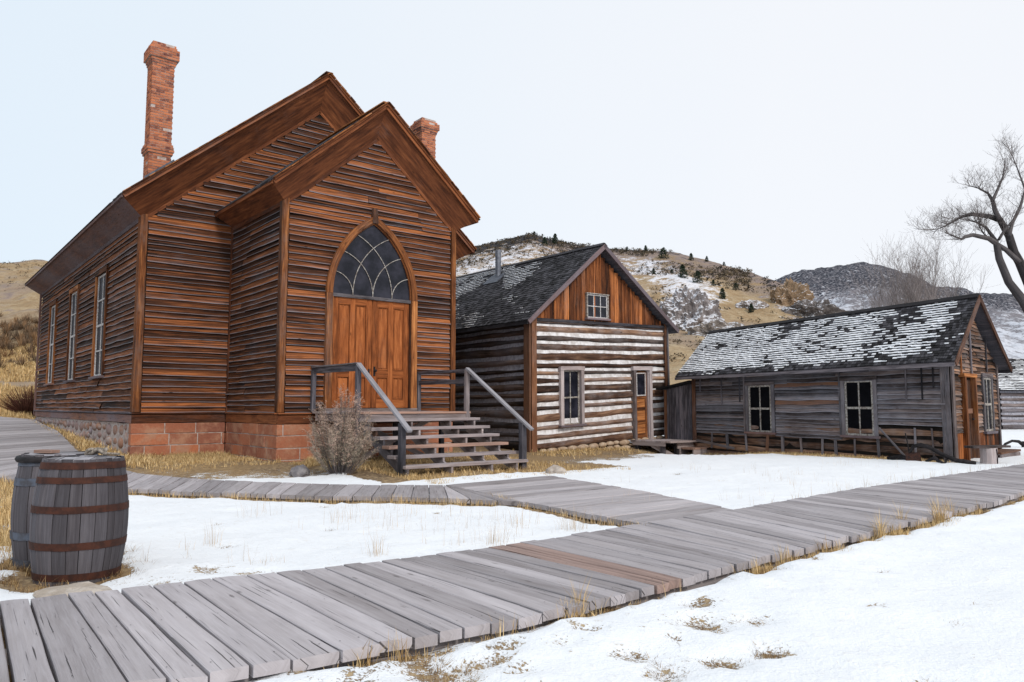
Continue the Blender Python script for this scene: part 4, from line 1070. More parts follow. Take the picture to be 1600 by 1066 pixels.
for i in range(4): d.beam(GF.P(.84 + i * .155, .03, .012), GF.P(.84 + i * .155, 1.98, .012), (.148, 0, 0), (0, .025, 0), 3, .003)
d.beam(GF.P(.77, 1.2, .035), GF.P(1.39, 1.2, .035), (0, 0, .12), (0, .02, 0)); do = d.build('door', M['rake'], C2, w2)
h = MB(); ico(h, GF.P(1.32, 1.0, .07), .03, jit=0); h.build('handle', M['dark_iron'], do, w2)
d = MB()
for a in (.71, 1.47): d.beam(GF.P(a, -.03, .07), GF.P(a + .01, 2.04, .07), (.10 if a < 1 else .06, 0, 0), (0, .13, 0), 5, .01)
d.beam(GF.P(.62, 2.08, .07), GF.P(1.56, 2.08, .07), (0, 0, .09), (0, .14, 0), 3, .01); d.build('door_casing', M['casing'], C2, w2)
def snow2(a, s):
    q = fbm(a * .9, s * 1.6, 5.) * 1.5 + .5 * n3(a * 3.2, s * 9) + .25 * n3(a * 9, s * 13)
    base = .86 - .22 * sst(1.0, 2.5, s) - .75 * sst(1.0, .25, a) - .9 * sst(.32, .05, s) + .10 * sst(3, 7, a)
    base += .12; base -= .25 * math.exp(-((a - 2.2) / .35) ** 2) + .28 * math.exp(-((a - 5.2) / .3) ** 2)
    f = base + q * .8 + .55 * n3(a * 3.1, s * 5.5) + .4 * n3(a * 9, s * 12) - .42
    return 0 if f < .16 else min(.80, .42 + f * .4)
two_slope(C2, GC, 4.10, -.50, 2.36, 3.85, 2.34, -.30, GL + .35, w2, snow2, .110, 'rake', wr=(.06, .13))
# shed joined on at the far end
SH = empty('plank_shed', (10.47, 18.04, 0), R(42), 'dark lean-to shed of upright planks between the two cabins', 'shed')
m = MB(); a = GL + .06
while a < 8.75:
    w = ru(.13, .2); m.beam(GS.P(a + w / 2, .0, .0), GS.P(a + w / 2, 2.1 - (a - GL) * .16, .0), (0, w - .01, 0), (.03, 0, 0), 3, .006, .006); a += w
a = 0
while a < 3:
    w = ru(.13, .2); m.beam((a + w / 2, 8.8, .0), (a + w / 2, 8.8, 1.88), (w - .01, 0, 0), (0, .03, 0), 2, .004); a += w
m.build('wall', M['dark_stair'], SH, w2)
m = MB(); m.beam(GS.P(8.72, -.05, .04), GS.P(8.72, 1.92, .04), (0, .09, 0), (.04, 0, 0), 3, .006); m.build('corner_board', M['rake'], SH, w2)
m = MB(); m.beam((1.4, GL + .02, 2.2), (1.4, 9.0, 1.95), (3.2, 0, 0), (0, .01, .05), 5, .01); m.build('roof', M['shingle'], SH, w2)
# third cabin at the right edge
C3 = empty('log_hut', (23.9, 37.0, .15), R(18), 'squat grey log hut with snowy roof cut off by the right edge of the photo', 'cabin')
H3 = Wall((0, 0, 0), (1, 0, 0), (0, -1, 0)); H4 = Wall((0, 0, 0), (0, 1, 0), (-1, 0, 0))
u = MB(); prismv(u, [(.02, -.05), (8, -.05), (8, 2.0), (.02, 2.0)], .02, 5); u.build('wall_core', M['under'], C3)
logs(H3, 0, 8, 0, 2.05, .26, .82, 'grey_siding', C3, None, cmat='chink_dark'); logs(H4, 0, 5, 0, 2.05, .26, .82, 'grey_siding', C3, None, cmat='chink_dark')
def snow3(a, s): return max(0, .42 + 1.3 * fbm(a * .6, s * .9, 3) + .3 * n3(a * 4, s * 6) - .35 * sst(1.5, 3, s))
E0 = V((-.4, -.4, 1.98)); S = V((0, 2.9, 1.75)); Ls = S.length
r3 = shingles(E0, (1, 0, 0), S.normalized(), 8.6, Ls, .16, 'shingle', C3, None, snow3, wr=(.12, .25))
k = MB(); k.beam(E0 + S / 2 + V((0, 0, -.06)), E0 + S / 2 + V((8.6, 0, -.06)), S * .99, (0, -.02, .04)); k.beam((-.4, 3.95, 2.86), (8.2, 3.95, 2.86), (0, 2.9, -1.75), (0, .02, .04)); k.build('roof_boards', M['dark_stair'], r3)
m = MB(); m.poly([(0, 0, 2.0), (0, 5, 2.0), (0, 2.5, 3.6)]); m.build('gable', M['dark_stair'], C3)

# ================================================================== BARRELS
def barrel(loc, rz, tilt, label, hoopm, zs, seed):
    random.seed(seed)
    B = empty('barrel', loc, rz, label, 'barrel', 'old wooden barrels beside the boardwalk'); B.rotation_euler = (tilt[0], tilt[1], rz)
    H = .92
    def rad(z): k = z / H; return .272 + .056 * math.sin(math.pi * (k * .92 + .06))
    m = MB(); a = 0; n = 24; cuts = []
    while a < 2 * math.pi - .08: cuts.append(a); a += ru(.17, .34)
    cuts.append(2 * math.pi)
    for a0, a1 in zip(cuts, cuts[1:]):
        c = (rnd(), 0, rnd()); ou = rnd() * 30; ov = rnd() * 30; off = ru(-.002, .003); prev = None; th = ru(-.006, .006)
        for i in range(13):
            z = H * i / 12; r = rad(z) + off
            if i == 12: z += th
            g = .007
            ids = [m.vert((rr * math.cos(x), rr * math.sin(x), z), c) for x, rr in ((a0 + g, r - .022), (a0 + g, r - .002), (a0 + .03, r), (a1 - .03, r), (a1 - g, r - .002), (a1 - g, r - .022))]
            if prev:
                for j in range(5):
                    vv = [0, .02, .03, .03 + (a1 - a0) * .33, .05 + (a1 - a0) * .33, .08 + (a1 - a0) * .33]
                    m.face((prev[j], prev[j + 1], ids[j + 1], ids[j]), [(ou + H * (i - 1) / 12, ov + vv[j]), (ou + H * (i - 1) / 12, ov + vv[j + 1]), (ou + H * i / 12, ov + vv[j + 1]), (ou + H * i / 12, ov + vv[j])])
            prev = ids
        m.face(prev)
    m.build('staves', M['stave'], B)
    k = MB()
    for i in range(24):
        b0 = 2 * math.pi * i / 24; b1 = 2 * math.pi * (i + 1) / 24
    k.tube([(0, 0, .02), (0, 0, H - .03)], [.262, .255], 24); k.build('shade_core', M['black'], B)  # added near-black core, paints the shade seen between the staves
    for z, w in zs:
        h = MB(); N = 48; P = []
        for i in range(N):
            x = 2 * math.pi * i / N
            dz = .006 * math.sin(x + seed) + .003 * n3(x * 2, seed, z)
            r0 = rad(max(0, z - w / 2)) + .006 + .002 * n3(x * 3, z * 9, seed); r1 = rad(min(H, z + w / 2)) + .006
            P.append([h.vert((r * math.cos(x), r * math.sin(x), zz + dz), (.5, 0, .5)) for r, zz in ((r0 - .008, z - w / 2), (r0, z - w / 2), (r1, z + w / 2), (r1 - .008, z + w / 2))])
        for i in range(N):
            A = P[i]; C_ = P[(i + 1) % N]
            for j in range(3): h.face((A[j], C_[j], C_[j + 1], A[j + 1]))
        h.build('hoop', M[hoopm], B)
    l = MB(); x = -.27                       # lid of planks
    while x < .27:
        w = min(ru(.09, .16), .27 - x); pts = []
        N = 6
        lo = [(x + .002 + (w - .004) * j / N) for j in range(N + 1)]
        top = [(q, math.sqrt(max(0, .274 ** 2 - q * q))) for q in lo]
        zz = H - .004 + ru(-.004, .004); c = (rnd(), 0, rnd()); o_ = rnd() * 30
        ring = [(q, y, zz) for q, y in top] + [(q, -y, zz) for q, y in top[::-1]]
        ids = [l.vert(p, c) for p in ring]; l.face(ids[::-1], [(o_ + p[1], p[0]) for p in ring][::-1])
        dn = [l.vert((p[0], p[1], zz - .03), c) for p in ring]
        for j in range(len(ring)): j2 = (j + 1) % len(ring); l.face((ids[j], ids[j2], dn[j2], dn[j]))
        x += w
    l.build('lid', M['lid'], B)
    return B
barrel((-3.33, 5.90, -.01), .4, (.0, .012), 'weathered grey barrel with rusty hoops, nearer of the two and wholly in view', 'hoop', [(.868, 0.050), (.762, 0.046), (.55, 0.050), (.285, 0.053), (.06, 0.051)], 3)
B2 = barrel((-3.83, 6.45, -.01), 1.4, (.0, -.01), 'grey barrel with bluish hoops half hidden behind the nearer barrel', 'hoop_blue', [(.872, .07), (.71, .06), (.28, .06), (.06, .06)], 9)
random.seed(77)
k = MB(); N = 30
pts = [(.295 * math.cos(2 * math.pi * i / N), .295 * math.sin(2 * math.pi * i / N), .885 + .012 * n3(i * .7, 1)) for i in range(int(N * .8))]
k.tube(pts, .026, 6); k.build('rim_band', M['dark_iron'], B2, smooth=True)
m = MB(); pts = []
for i in range(70):
    t = i / 69 * 6.28 * 2.5
    pts.append((.055 * math.cos(t) * (1 + .4 * math.sin(t * .7)), .035 * math.sin(t * 1.31), .022 + .018 * math.sin(t * 1.9) + .012))
m.tube(pts, .0135, 6)
m.tube([(.05, 0, .02), (.10, .03, .014), (.16, .02, .013)], .011, 6); m.tube([(-.05, .01, .02), (-.09, -.03, .014)], .011, 6)
o = m.build('rope_knot', M['rope'], smooth=True); o.location = (-3.28, 6.02, .915); tag(o, 'knotted piece of old rope on the lid of the nearer barrel', 'rope')
m = MB(); m.beam((-.1, 0, .014), (.1, 0, .014), (0, .085, 0), (0, 0, .026)); o = m.build('wood_offcut', M['stair'], bevel=.003); o.location = (-3.93, 6.42, .912); o.rotation_euler = (0, 0, -.35); tag(o, 'small flat board lying on the lid of the rear barrel', 'board')

# ================================================================== WALKWAYS
def walkway(rungs, dz, wmin, wmax, name, label, ends=.018, thick=.062, alts=(), gz_=True):
    m = MB(); nl = MB()
    for (a0, b0), (a1, b1) in zip(rungs, rungs[1:]):
        a0, b0, a1, b1 = V((*a0, 0)), V((*b0, 0)), V((*a1, 0)), V((*b1, 0))
        wd = ((a1 - a0).length + (b1 - b0).length) / 2
        n = max(1, round(wd / ru(wmin, wmax)))
        for i in range(n):
            k0 = i / n; k1 = (i + 1) / n
            pa0 = a0.lerp(a1, k0); pa1 = a0.lerp(a1, k1); pb0 = b0.lerp(b1, k0); pb1 = b0.lerp(b1, k1)
            dl = (pb0 - pa0).normalized(); ea = ru(-ends, ends); eb = ru(-ends, ends)
            g = min(ru(.004, .011), .2 * max((pb1 - pb0).length, .02)); ga = min(g, .2 * (pa1 - pa0).length)
            za = ru(-.004, .004); zb = ru(-.006, .006); cup = ru(-.004, .004)
            mid = (pa0 + pb1) / 2
            isalt = any(math.hypot(mid.x - x, mid.y - y) < r for x, y, r in alts)
            c0 = rnd(); c2 = .97 if isalt else rnd() * .9; sd = rnd() * 99; N = 10; prev = None; ou = rnd() * 50; ov = rnd() * 50
            L = (pb0 - pa0).length
            for j in range(N + 1):
                t = j / N
                A = (pa0 + dl * ea).lerp(pb0 + dl * eb, t); B = (pa1 + dl * ea).lerp(pb1 + dl * eb, t)
                s = (B - A)
                sl = max(s.length, .01); s = s / sl; gg = ga + (g - ga) * t
                A = A + s * (gg + .004 * n3(t * 4, sd)); B = B - s * (gg + .004 * n3(t * 4, sd + 9)); C_ = (A + B) / 2
                zz = dz + za + (zb - za) * t + .005 * n3(t * 3, sd + 5)
                def zg(p): return gz(p.x, p.y) + zz
                zA = zg(A); zB = zg(B); zC = zg(C_) + cup
                ch = min(.006, sl * .1)
                pts = [V((A.x, A.y, zA - thick)), V((A.x, A.y, zA - ch)), V((A.x, A.y, zA)) + s * ch, V((C_.x, C_.y, zC)), V((B.x, B.y, zB)) - s * ch, V((B.x, B.y, zB - ch)), V((B.x, B.y, zB - thick))]
                if j in (0, N):
                    for p in pts[2:5]: p.z -= .004
                ids = [m.vert(p, (c0, 0, c2)) for p in pts]
                ww = [0, thick, thick + .006, thick + .006 + sl / 2, thick + sl, thick + sl + .006, 2 * thick + sl]
                if prev:
                    for q in range(6): m.face((prev[q], prev[q + 1], ids[q + 1], ids[q]), [(ou + pu, ov + ww[q]), (ou + pu, ov + ww[q + 1]), (ou + L * t, ov + ww[q + 1]), (ou + L * t, ov + ww[q])])
                    m.face((ids[6], ids[0], prev[0], prev[6]))
                prev = ids; pu = L * t
                if j == 0: m.face(ids, [(ou + .01 * q, ov + ww[q] * .5) for q in range(7)])
                if j == N: m.face(ids[::-1], [(ou + .01 * q, ov + ww[q] * .5) for q in range(7)][::-1])
            if mid.y < 11:
                for t in (.07, .5, .93):
                    for e in (.22, .78):
                        if rnd() < .2: continue
                        q = (pa0.lerp(pb0, t)).lerp(pa1.lerp(pb1, t), e + ru(-.06, .06)) + dl * ru(-.02, .02)
                        zq = gz(q.x, q.y) + dz + za + (zb - za) * t + .0035; r_ = .0042
                        nl.face([nl.vert((q.x + r_ * math.cos(w_), q.y + r_ * math.sin(w_), zq)) for w_ in (0, 1.05, 2.1, 3.14, 4.19, 5.24)])
        for kk in (.06, .5, .94):
            p = a0.lerp(b0, kk); q = a1.lerp(b1, kk)
            if (q - p).length > .05:
                s_ = (q - p).normalized() * .02
                m.beam((p.x - s_.x, p.y - s_.y, gz(p.x, p.y) + dz - thick - .065), (q.x + s_.x, q.y + s_.y, gz(q.x, q.y) + dz - thick - .065), (.09, 0, 0) if abs(q.y - p.y) > abs(q.x - p.x) else (0, .09, 0), (0, 0, .12), 1, c=(.0, 0, .4))
    o = m.build(name, M['walk']); tag(o, label, kind='structure')
    if nl.v: nl.build('nail_heads', M['dark_iron'], o)
    return o
walkway(WALK, .10, .17, .24, 'boardwalk', 'wide weathered grey plank boardwalk crossing the foreground', alts=[(.50, 6.02, .22)])
walkway(PATH_A, .085, .19, .27, 'boardwalk', 'grey plank walk joining the boardwalk to the church steps')
walkway(PATH_B, .085, .20, .28, 'boardwalk', 'grey plank walk running along the front and side of the church')
#
# ================================================================== SMALL THINGS
random.seed(21)
def rock(loc, r, sc, mat, label, sd, name='rock'):
    m = MB(); ico(m, (0, 0, 0), r, sc, .22, sd, 3); o = m.build(name, M[mat], smooth=False); o.location = loc; return tag(o, label, 'rock')
rock((-3.83, 13.75, .10), .17, (1.1, .9, .9), 'rockgrey', 'dark grey rounded rock in the dry grass between the church and the sagebrush', 4)
rock((.84, 14.6, .05), .16, (1.2, .9, .8), 'rockpale', 'pale round stone at the foot of the log cabin strip near the steps', 8)
rock((-3.0, 5.28, .02), .2, (1.3, .8, .35), 'rockpale', 'flat reddish stone under snow between the near barrel and the boardwalk', 12)
# log round bench by the long cabin door
BN = empty('stump_bench', (10.75, 17.15, 0), R(15), 'grey board lying on a short split log by the long cabin doorway', 'bench')
m = MB()
for i in range(5):
    pass
m.tube([(0, 0, -.05), (0.01, 0, .18), (0, 0, .38)], [.19, .175, .18], 12); m.build('log_round', M['stair'], BN)
m = MB(); m.beam((-.52, 0, .405), (.5, .02, .41), (0, .30, 0), (0, 0, .05), 4, .008); m.build('seat', M['grey_siding'], BN, bevel=.005)
m = MB(); m.tube([(.04, -.178, .0), (.05, -.19, .2), (.035, -.182, .36)], .012, 4); m.build('crack', M['black'], BN)
# doorstep at the long cabin
DS = empty('doorstep', (10.47, 18.04, 0), R(42), 'low bleached plank doorstep under the long cabin gable', 'step')
m = MB(); m.beam((1.75, -.32, .15), (3.4, -.32, .17), (0, .4, 0), (0, 0, .05), 4, .01); m.build('tread', M['grey_siding'], DS)
m = MB(); m.beam((1.75, -.5, .06), (3.35, -.5, .06), (0, 0, .14), (0, .04, 0), 4, .01); m.build('riser', M['stair'], DS)
# horse plough with curved beam
PG = empty('horse_plough', (9.35, 17.05, 0), 0, 'rusty old horse plough with arched iron beam in front of the long cabin', 'plough')
def gpt(a, z, o=.9):  # along the long wall (a), height, distance out
    p = V((10.47, 18.04, 0)) + V((-.616, .788, 0)) * a + V((-.743, -.669, 0)) * o - V((9.35, 17.05, 0)); p.z = z; return p
m = MB(); m.tube([gpt(.66, .02), gpt(.64, .26), gpt(.56, .38), gpt(.40, .42), gpt(.2, .36), gpt(-.05, .22), gpt(-.35, .10), gpt(-.75, .06)], [.03, .04, .045, .05, .05, .05, .05, .045], 7); m.build('beam', M['dark_iron'], PG, smooth=True)
m = MB(); m.tube([gpt(.66, .12), gpt(.70, .45), gpt(.74, .68)], .014, 6); m.build('handle', M['dark_iron'], PG)
m = MB(); m.beam(gpt(.80, .02), gpt(.46, .02), (0, 0, .02), V((-.5, -.45, .0)) * .02, 1); 
a, b, c, d = gpt(.74, .20, .95), gpt(.42, .24, .95), gpt(.32, -.02, 1.1), gpt(.66, -.02, 1.15)
m.poly([a, b, c, d]); m.poly([q + V((.02, .02, .01)) for q in (d, c, b, a)]); m.build('share', M['iron'], PG)
m = MB(); m.tube([gpt(1.25, .05, .7), gpt(.9, .10, .8), gpt(.6, .06, .9)], [.05, .07, .05], 7); m.build('frame_bar', M['dark_iron'], PG, smooth=True); m = MB(); m.tube([gpt(-.1, .02, 1.1), gpt(.05, .14, 1.05), gpt(.25, .05, 1.05)], [.03, .05, .03], 6); m.build('frame_bar', M['dark_iron'], PG, smooth=True); m = MB(); m.tube([gpt(-.15, .1), gpt(-.2, .02, 1.2), gpt(-.1, .12, 1.3)], .03, 6); m.build('frame_bar', M['dark_iron'], PG, smooth=True)
m = MB(); m.beam((0, 0, 0), (-.95 * .55, .70 * .55, .80), (.06, .06, 0), (.02, -.02, .01), 3, .006)
o = m.build('leaning_plank', M['grey_siding']); o.location = tuple(gpt(.72, .0, .75) + V((9.35, 17.05, 0))); tag(o, 'narrow grey plank leaning on the long cabin wall behind the plough', 'plank')
m = MB(); m.beam((-.5, .62, .17), (.35, -.45, -.02), (0, 0, .07), (.03, .03, 0), 3, .01)
o = m.build('fallen_plank', M['grey_siding']); o.location = tuple(V((10.47, 18.04, 0)) + V((-.616, .788, 0)) * 6.5 + V((-.743, -.669, 0)) * .32 + V((0, 0, .1))); tag(o, 'fallen grey plank under the far end of the long cabin wall', 'plank')
# iron wheel rim on the snow at the right edge
m = MB(); m.tube([(-.55, 0, -.05), (-.42, 0, .12), (-.2, 0, .22), (.0, 0, .2), (.16, .05, .1), (.5, .1, .1), (.9, .1, .05)], [.035, .04, .04, .05, .07, .08, .05], 7)
m.tube([(.16, .05, -.05), (.2, .05, .2)], .05, 6)
o = m.build('iron_implement', M['dark_iron'], smooth=True); o.location = (15.75, 23.6, .03); tag(o, 'dark bent iron implement lying in the snow before the grey log hut', 'implement')
# ------------------------------------------------------------------ grass
def blade(m, x, y, z, h, lean, ang, w, c):
    dx = math.cos(ang); dy = math.sin(ang); px, py = -dy * w, dx * w
    k1 = lean * .3; k2 = lean
    a = m.vert((x - px, y - py, z), c); b = m.vert((x + px, y + py, z), c)
    d = m.vert((x + dx * k1 - px * .7, y + dy * k1 - py * .7, z + h * .55), c); e = m.vert((x + dx * k1 + px * .7, y + dy * k1 + py * .7, z + h * .55), c)
    f = m.vert((x + dx * k2, y + dy * k2, z + h), c)
    m.face((a, b, e, d)); m.face((d, e, f))
def tuft(m, x, y, n, h, spread, w=.0022, lean=.5):
    z = gz(x, y)
    for i in range(n):
        a = ru(0, 6.28); r = spread * rnd() ** .7; hh = h * ru(.45, 1.15)
        blade(m, x + r * math.cos(a), y + r * math.sin(a), z - .01, hh, hh * ru(.1, lean * 1.6), ru(0, 6.28) if rnd() < .5 else a, w * ru(.7, 1.4), (rnd(), 0, rnd()))
def along(pts, step, f):
    for (x0, y0), (x1, y1) in zip(pts, pts[1:]):
        L = math.hypot(x1 - x0, y1 - y0); n = int(L / step)
        for i in range(n):
            k = (i + rnd()) / max(n, 1); f(x0 + (x1 - x0) * k, y0 + (y1 - y0) * k, (x1 - x0) / L, (y1 - y0) / L)
g = MB()
def f1(x, y, dx, dy):                       # near edge of the boardwalk
    if y > 20: return
    q = fbm(x * 1.1, y * 1.1, 2, 3)
    if q < -.10: return
    o = ru(.0, .12); tuft(g, x + dy * o, y - dx * o, int(7 + 26 * q), .05 + .12 * max(0, q) + (.1 if rnd() < .12 else 0), .045)
along(NEAR, .035, f1)
for x, y, n, h, s in ((.35, 4.72, 60, .13, .07), (.42, 4.78, 25, .24, .03), (2.02, 6.06, 90, .07, .09), (3.35, 7.2, 60, .12, .1), (3.6, 7.5, 40, .3, .05), (3.9, 7.75, 80, .14, .12), (4.3, 8.1, 60, .13, .12), (4.2, 8.25, 25, .32, .03), (4.75, 8.5, 60, .34, .08), (4.55, 8.2, 120, .12, .2), (5.3, 8.95, 60, .12, .14), (5.1, 8.9, 20, .3, .05), (2.6, 6.45, 60, .08, .08), (2.9, 6.7, 50, .1, .09)):
    tuft(g, x, y, int(n * 1.6), h, s); tuft(g, x + ru(-.1, .1), y + ru(-.1, .1), n, h * .5, s * 1.8, .0026, 1.)
def f2(x, y, dx, dy):                       # lower edge of the side walk
    q = fbm(x * .9, y * .9, 6, 3) + .14
    if q < -.12 or y > 19: return
    o = ru(.0, .28); tuft(g, x + dy * -o if False else x + o * .2, y - o, int(5 + 18 * max(0, q)), .07 + .09 * max(0, q) + .05 * rnd(), .06, .0028)
along(PLOW, .035, f2); along(PAL, .05, f2)
tag(g.build('dry_grass', M['grass']), 'dry golden grass fringing the boardwalk edges', 'grass', kind='stuff')
g = MB()
for x, y, r in SPOTS:
    for i in range(int(90 * r / .2)):
        a = ru(0, 6.28); q = r * rnd() ** .6; tuft(g, x + q * math.cos(a), y + q * math.sin(a) * .8, 4, ru(.02, .055), .02, .0016, 1.4)
for i in range(240):
    x = ru(-.9, 2.2); y = ru(3.1, 5.0)
    if seg_dist(x, y, NEAR) > .12 and fbm(x * 2.2, y * 2.2, 5) > .08 and x > -1 + (5 - y) * .0: 
        if (y < 4.4 + x * .8 - .35): tuft(g, x, y, 5, .04, .03, .0014, 1.5)
for i in range(900):                        # round the barrels
    a = ru(0, 6.28); r = ru(.33, .60); bx, by = ((-3.39, 5.87), (-3.86, 6.52))[i % 2]
    x = bx + r * math.cos(a); y = by + r * math.sin(a)
    if fbm(x * 4, y * 4, 1) > -.12 and seg_dist(x, y, FAR) > .03: tuft(g, x, y, 5, ru(.03, .10), .02, .0018, .9)
tag(g.build('dry_grass', M['grass_brown']), 'brown flattened grass tufts poking through the snow', 'grass', kind='stuff')
g = MB()
for i in range(10500):                      # golden strip by the church
    u = ru(-2.6, 1.0) if rnd() < .7 else ru(.4, 5.4); v = -ru(.0, 3.0) if u > -.1 else 3.25 - ru(0, 3.9)
    if u > .6: v = -ru(.2, 5.2)
    x = -4.99 + .775 * u - .632 * v; y = 16.22 + .632 * u + .775 * v
    dd = -v if u > -.1 else 3.2 - v
    if u < .6 and rnd() < sst(1.0, 3.1, dd) * .85: continue
    if seg_dist(x, y, PUP) < .06 or seg_dist(x, y, PLOW) < 1.5 and dd > 2 : continue
    if fbm(x * 1.2, y * 1.2, 3) < -.2: continue
    tuft(g, x, y, 4, ru(.05, .13) * (1.3 if dd < .8 else .9), .05, .004, .7)
for i in range(9000):                       # slope beside the church
    u = -2.15 - abs(random.gauss(0, 2.2)); v = ru(.5, 24)
    x = -4.99 + .775 * u - .632 * v; y = 16.22 + .632 * u + .775 * v
    if seg_dist(x, y, PUP) < .12 or seg_dist(x, y, PLOW) < .1: continue
    nd = min(seg_dist(x, y, PUP), seg_dist(x, y, PLOW))
    if seg_dist(x, y, [((a[0] + b[0]) / 2, (a[1] + b[1]) / 2) for a, b in PATH_B[5:]]) < 1.12: continue
    tuft(g, x, y, 3, ru(.08, .2), .06, .008, .7)
for i in range(2600):                       # bare strip at the first cabin
    a = ru(-1., 6.6); b = -abs(random.gauss(0, 1.0))
    x = .68 + .775 * a - .632 * b; y = 21.83 + .632 * a + .775 * b
    if fbm(x * .8, y * .8, 12) < -.02: continue
    if 3.7 < a < 5.9 and b > -2.2: continue
    tuft(g, x, y, 3, ru(.05, .14), .05, .006, .7)
for i in range(1500):                       # below the long cabin wall
    a = ru(0, 8.5); b = abs(random.gauss(0, .45)) + .08
    x = 10.47 - .616 * a - .743 * b; y = 18.04 + .788 * a - .669 * b
    tuft(g, x, y, 3, ru(.04, .11), .05, .006, .7)
for i in range(2600):                       # rough grass left of the barrels
    y = ru(6.6, 13.5); x = -y * ru(.62, .74)
    if seg_dist(x, y, PLOW) < .15 or fbm(x * .9, y * .9, 44) < -.12 or x / y > -.63: continue
    if seg_dist(x, y, [((a[0] + b[0]) / 2, (a[1] + b[1]) / 2) for a, b in PATH_B[5:]]) < 1.15: continue
    tuft(g, x, y, 4, ru(.08, .26), .06, .003, .6)
tag(g.build('golden_grass', M['grass']), 'short golden winter grass round the buildings', 'grass', kind='stuff')
g = MB()
for i in range(420):                        # thin stalks standing in the snow
    if rnd() < .6: x = ru(-3, 2.3); y = ru(6.2, 10)
    else: x = ru(1.5, 9); y = ru(10, 17)
    if seg_dist(x, y, [((a[0] + b[0]) / 2, (a[1] + b[1]) / 2) for a, b in WALK]) < 1.05 and True: continue
    if y < 6.4 + .55 * x and x < 1: continue
    if fbm(x * .5, y * .5, 31, 3) < .0: continue
    for k in range(random.randint(2, 7)): blade(g, x + ru(-.1, .1), y + ru(-.1, .1), gz(x, y), ru(.08, .26), ru(.01, .08), ru(0, 6.28), .0013, (rnd(), 0, rnd()))
for x, y, n, h, s in ((-2.0, 6.25, 30, .12, .15), (-1.15, 6.55, 40, .30, .12), (-1.4, 6.3, 90, .07, .12), (-.2, 7.15, 60, .26, .18), (.62, 7.9, 70, .34, .16), (.1, 8.2, 30, .26, .2), (1.0, 8.25, 50, .2, .18), (-2.75, 7.1, 22, .3, .1), (-3.0, 9.0, 30, .3, .3), (1.6, 8.2, 40, .12, .12)):
    tuft(g, x, y, n, h, s, .0013, .3)
def f3(x, y, dx, dy):
    if 9.6 < y < 17 and rnd() < .7: tuft(g, x - dy * ru(.02, .3), y + dx * ru(.02, .3), 3, ru(.1, .28), .05, .0016, .3)
along(FAR, .07, f3)
tag(g.build('pale_stalks', M['straw']), 'thin pale straw stalks standing in the snow', 'grass', kind='stuff')

# ------------------------------------------------------------------ bushes
def bush(name, loc, H, W_, nst, mat, label, cat, leafy, droop=.2, w=.006, seed=1, flare=1., bmat='twig'):
    random.seed(seed)
    e = empty(name, loc, 0, label, cat)
    st = MB(); lf = MB()
    for i in range(nst):
        a = ru(0, 6.28); q = rnd() ** .6; h = H * ru(.42, 1.0) * (1 - .42 * q * q); r = W_ * .5 * q * flare
        x0 = .1 * math.cos(a) * q; y0 = .1 * math.sin(a) * q; pts = []
        for j in range(6):
            k = j / 5; rr = r * k ** .8; pts.append(V((x0 + rr * math.cos(a + .3 * k) + .03 * n3(i, j), y0 + rr * math.sin(a + .3 * k) + .03 * n3(j, i), h * (k - droop * q * k * k))))
        st.tube(pts, [w * (1 - .13 * j) for j in range(6)], 4, c=(rnd() * .5, 0, rnd()), caps=False)
        if leafy:
            for s in range(leafy):
                k = ru(.28, 1.0); j = min(4, int(k * 5)); p = pts[j].lerp(pts[j + 1], k * 5 - j)
                d = V((math.cos(a) * .5 + ru(-.6, .6), math.sin(a) * .5 + ru(-.6, .6), ru(.1, 1.1))).normalized(); L = ru(.06, .17)
                c0 = max(0, min(.999, .15 + .85 * (p.z / H) ** 1.2 * ru(.6, 1.2) if rnd() < .6 else rnd())); c = (c0, 0, rnd())
                sdv = d.cross(V((ru(-1, 1), ru(-1, 1), ru(-1, 1)))).normalized()
                for t in range(6):
                    b = p + d * (L * t / 6) + V((0, 0, -.02 * (t / 6) ** 2)); ww = .006; o = V((ru(-1, 1), ru(-1, 1), ru(-.2, 1))).normalized() * ru(.018, .036)
                    q0 = lf.vert(b - sdv * ww * .5, c); q1 = lf.vert(b + sdv * ww * .5, c); q2 = lf.vert(b + o + sdv * ww * .3, c); q3 = lf.vert(b + o - sdv * ww * .3, c); lf.face((q0, q1, q2, q3))
    st.build('stems', M[bmat], e)
    if leafy: lf.build('foliage', M[mat], e)
    return e
bush('sagebrush', (-3.13, 13.9, .0), 1.85, 1.2, 95, 'sage', 'feathery grey green and pinkish sagebrush beside the wooden steps', 'bush', 85, .16, .008, 11)
bush('twig_bush', (-20.5, 32.2, .95), 1.45, 2.3, 620, 'redbush', 'bare dark red twiggy bush at the left edge of the photo by the walkway', 'bush', 0, .1, .011, 8, 1., 'redbush')
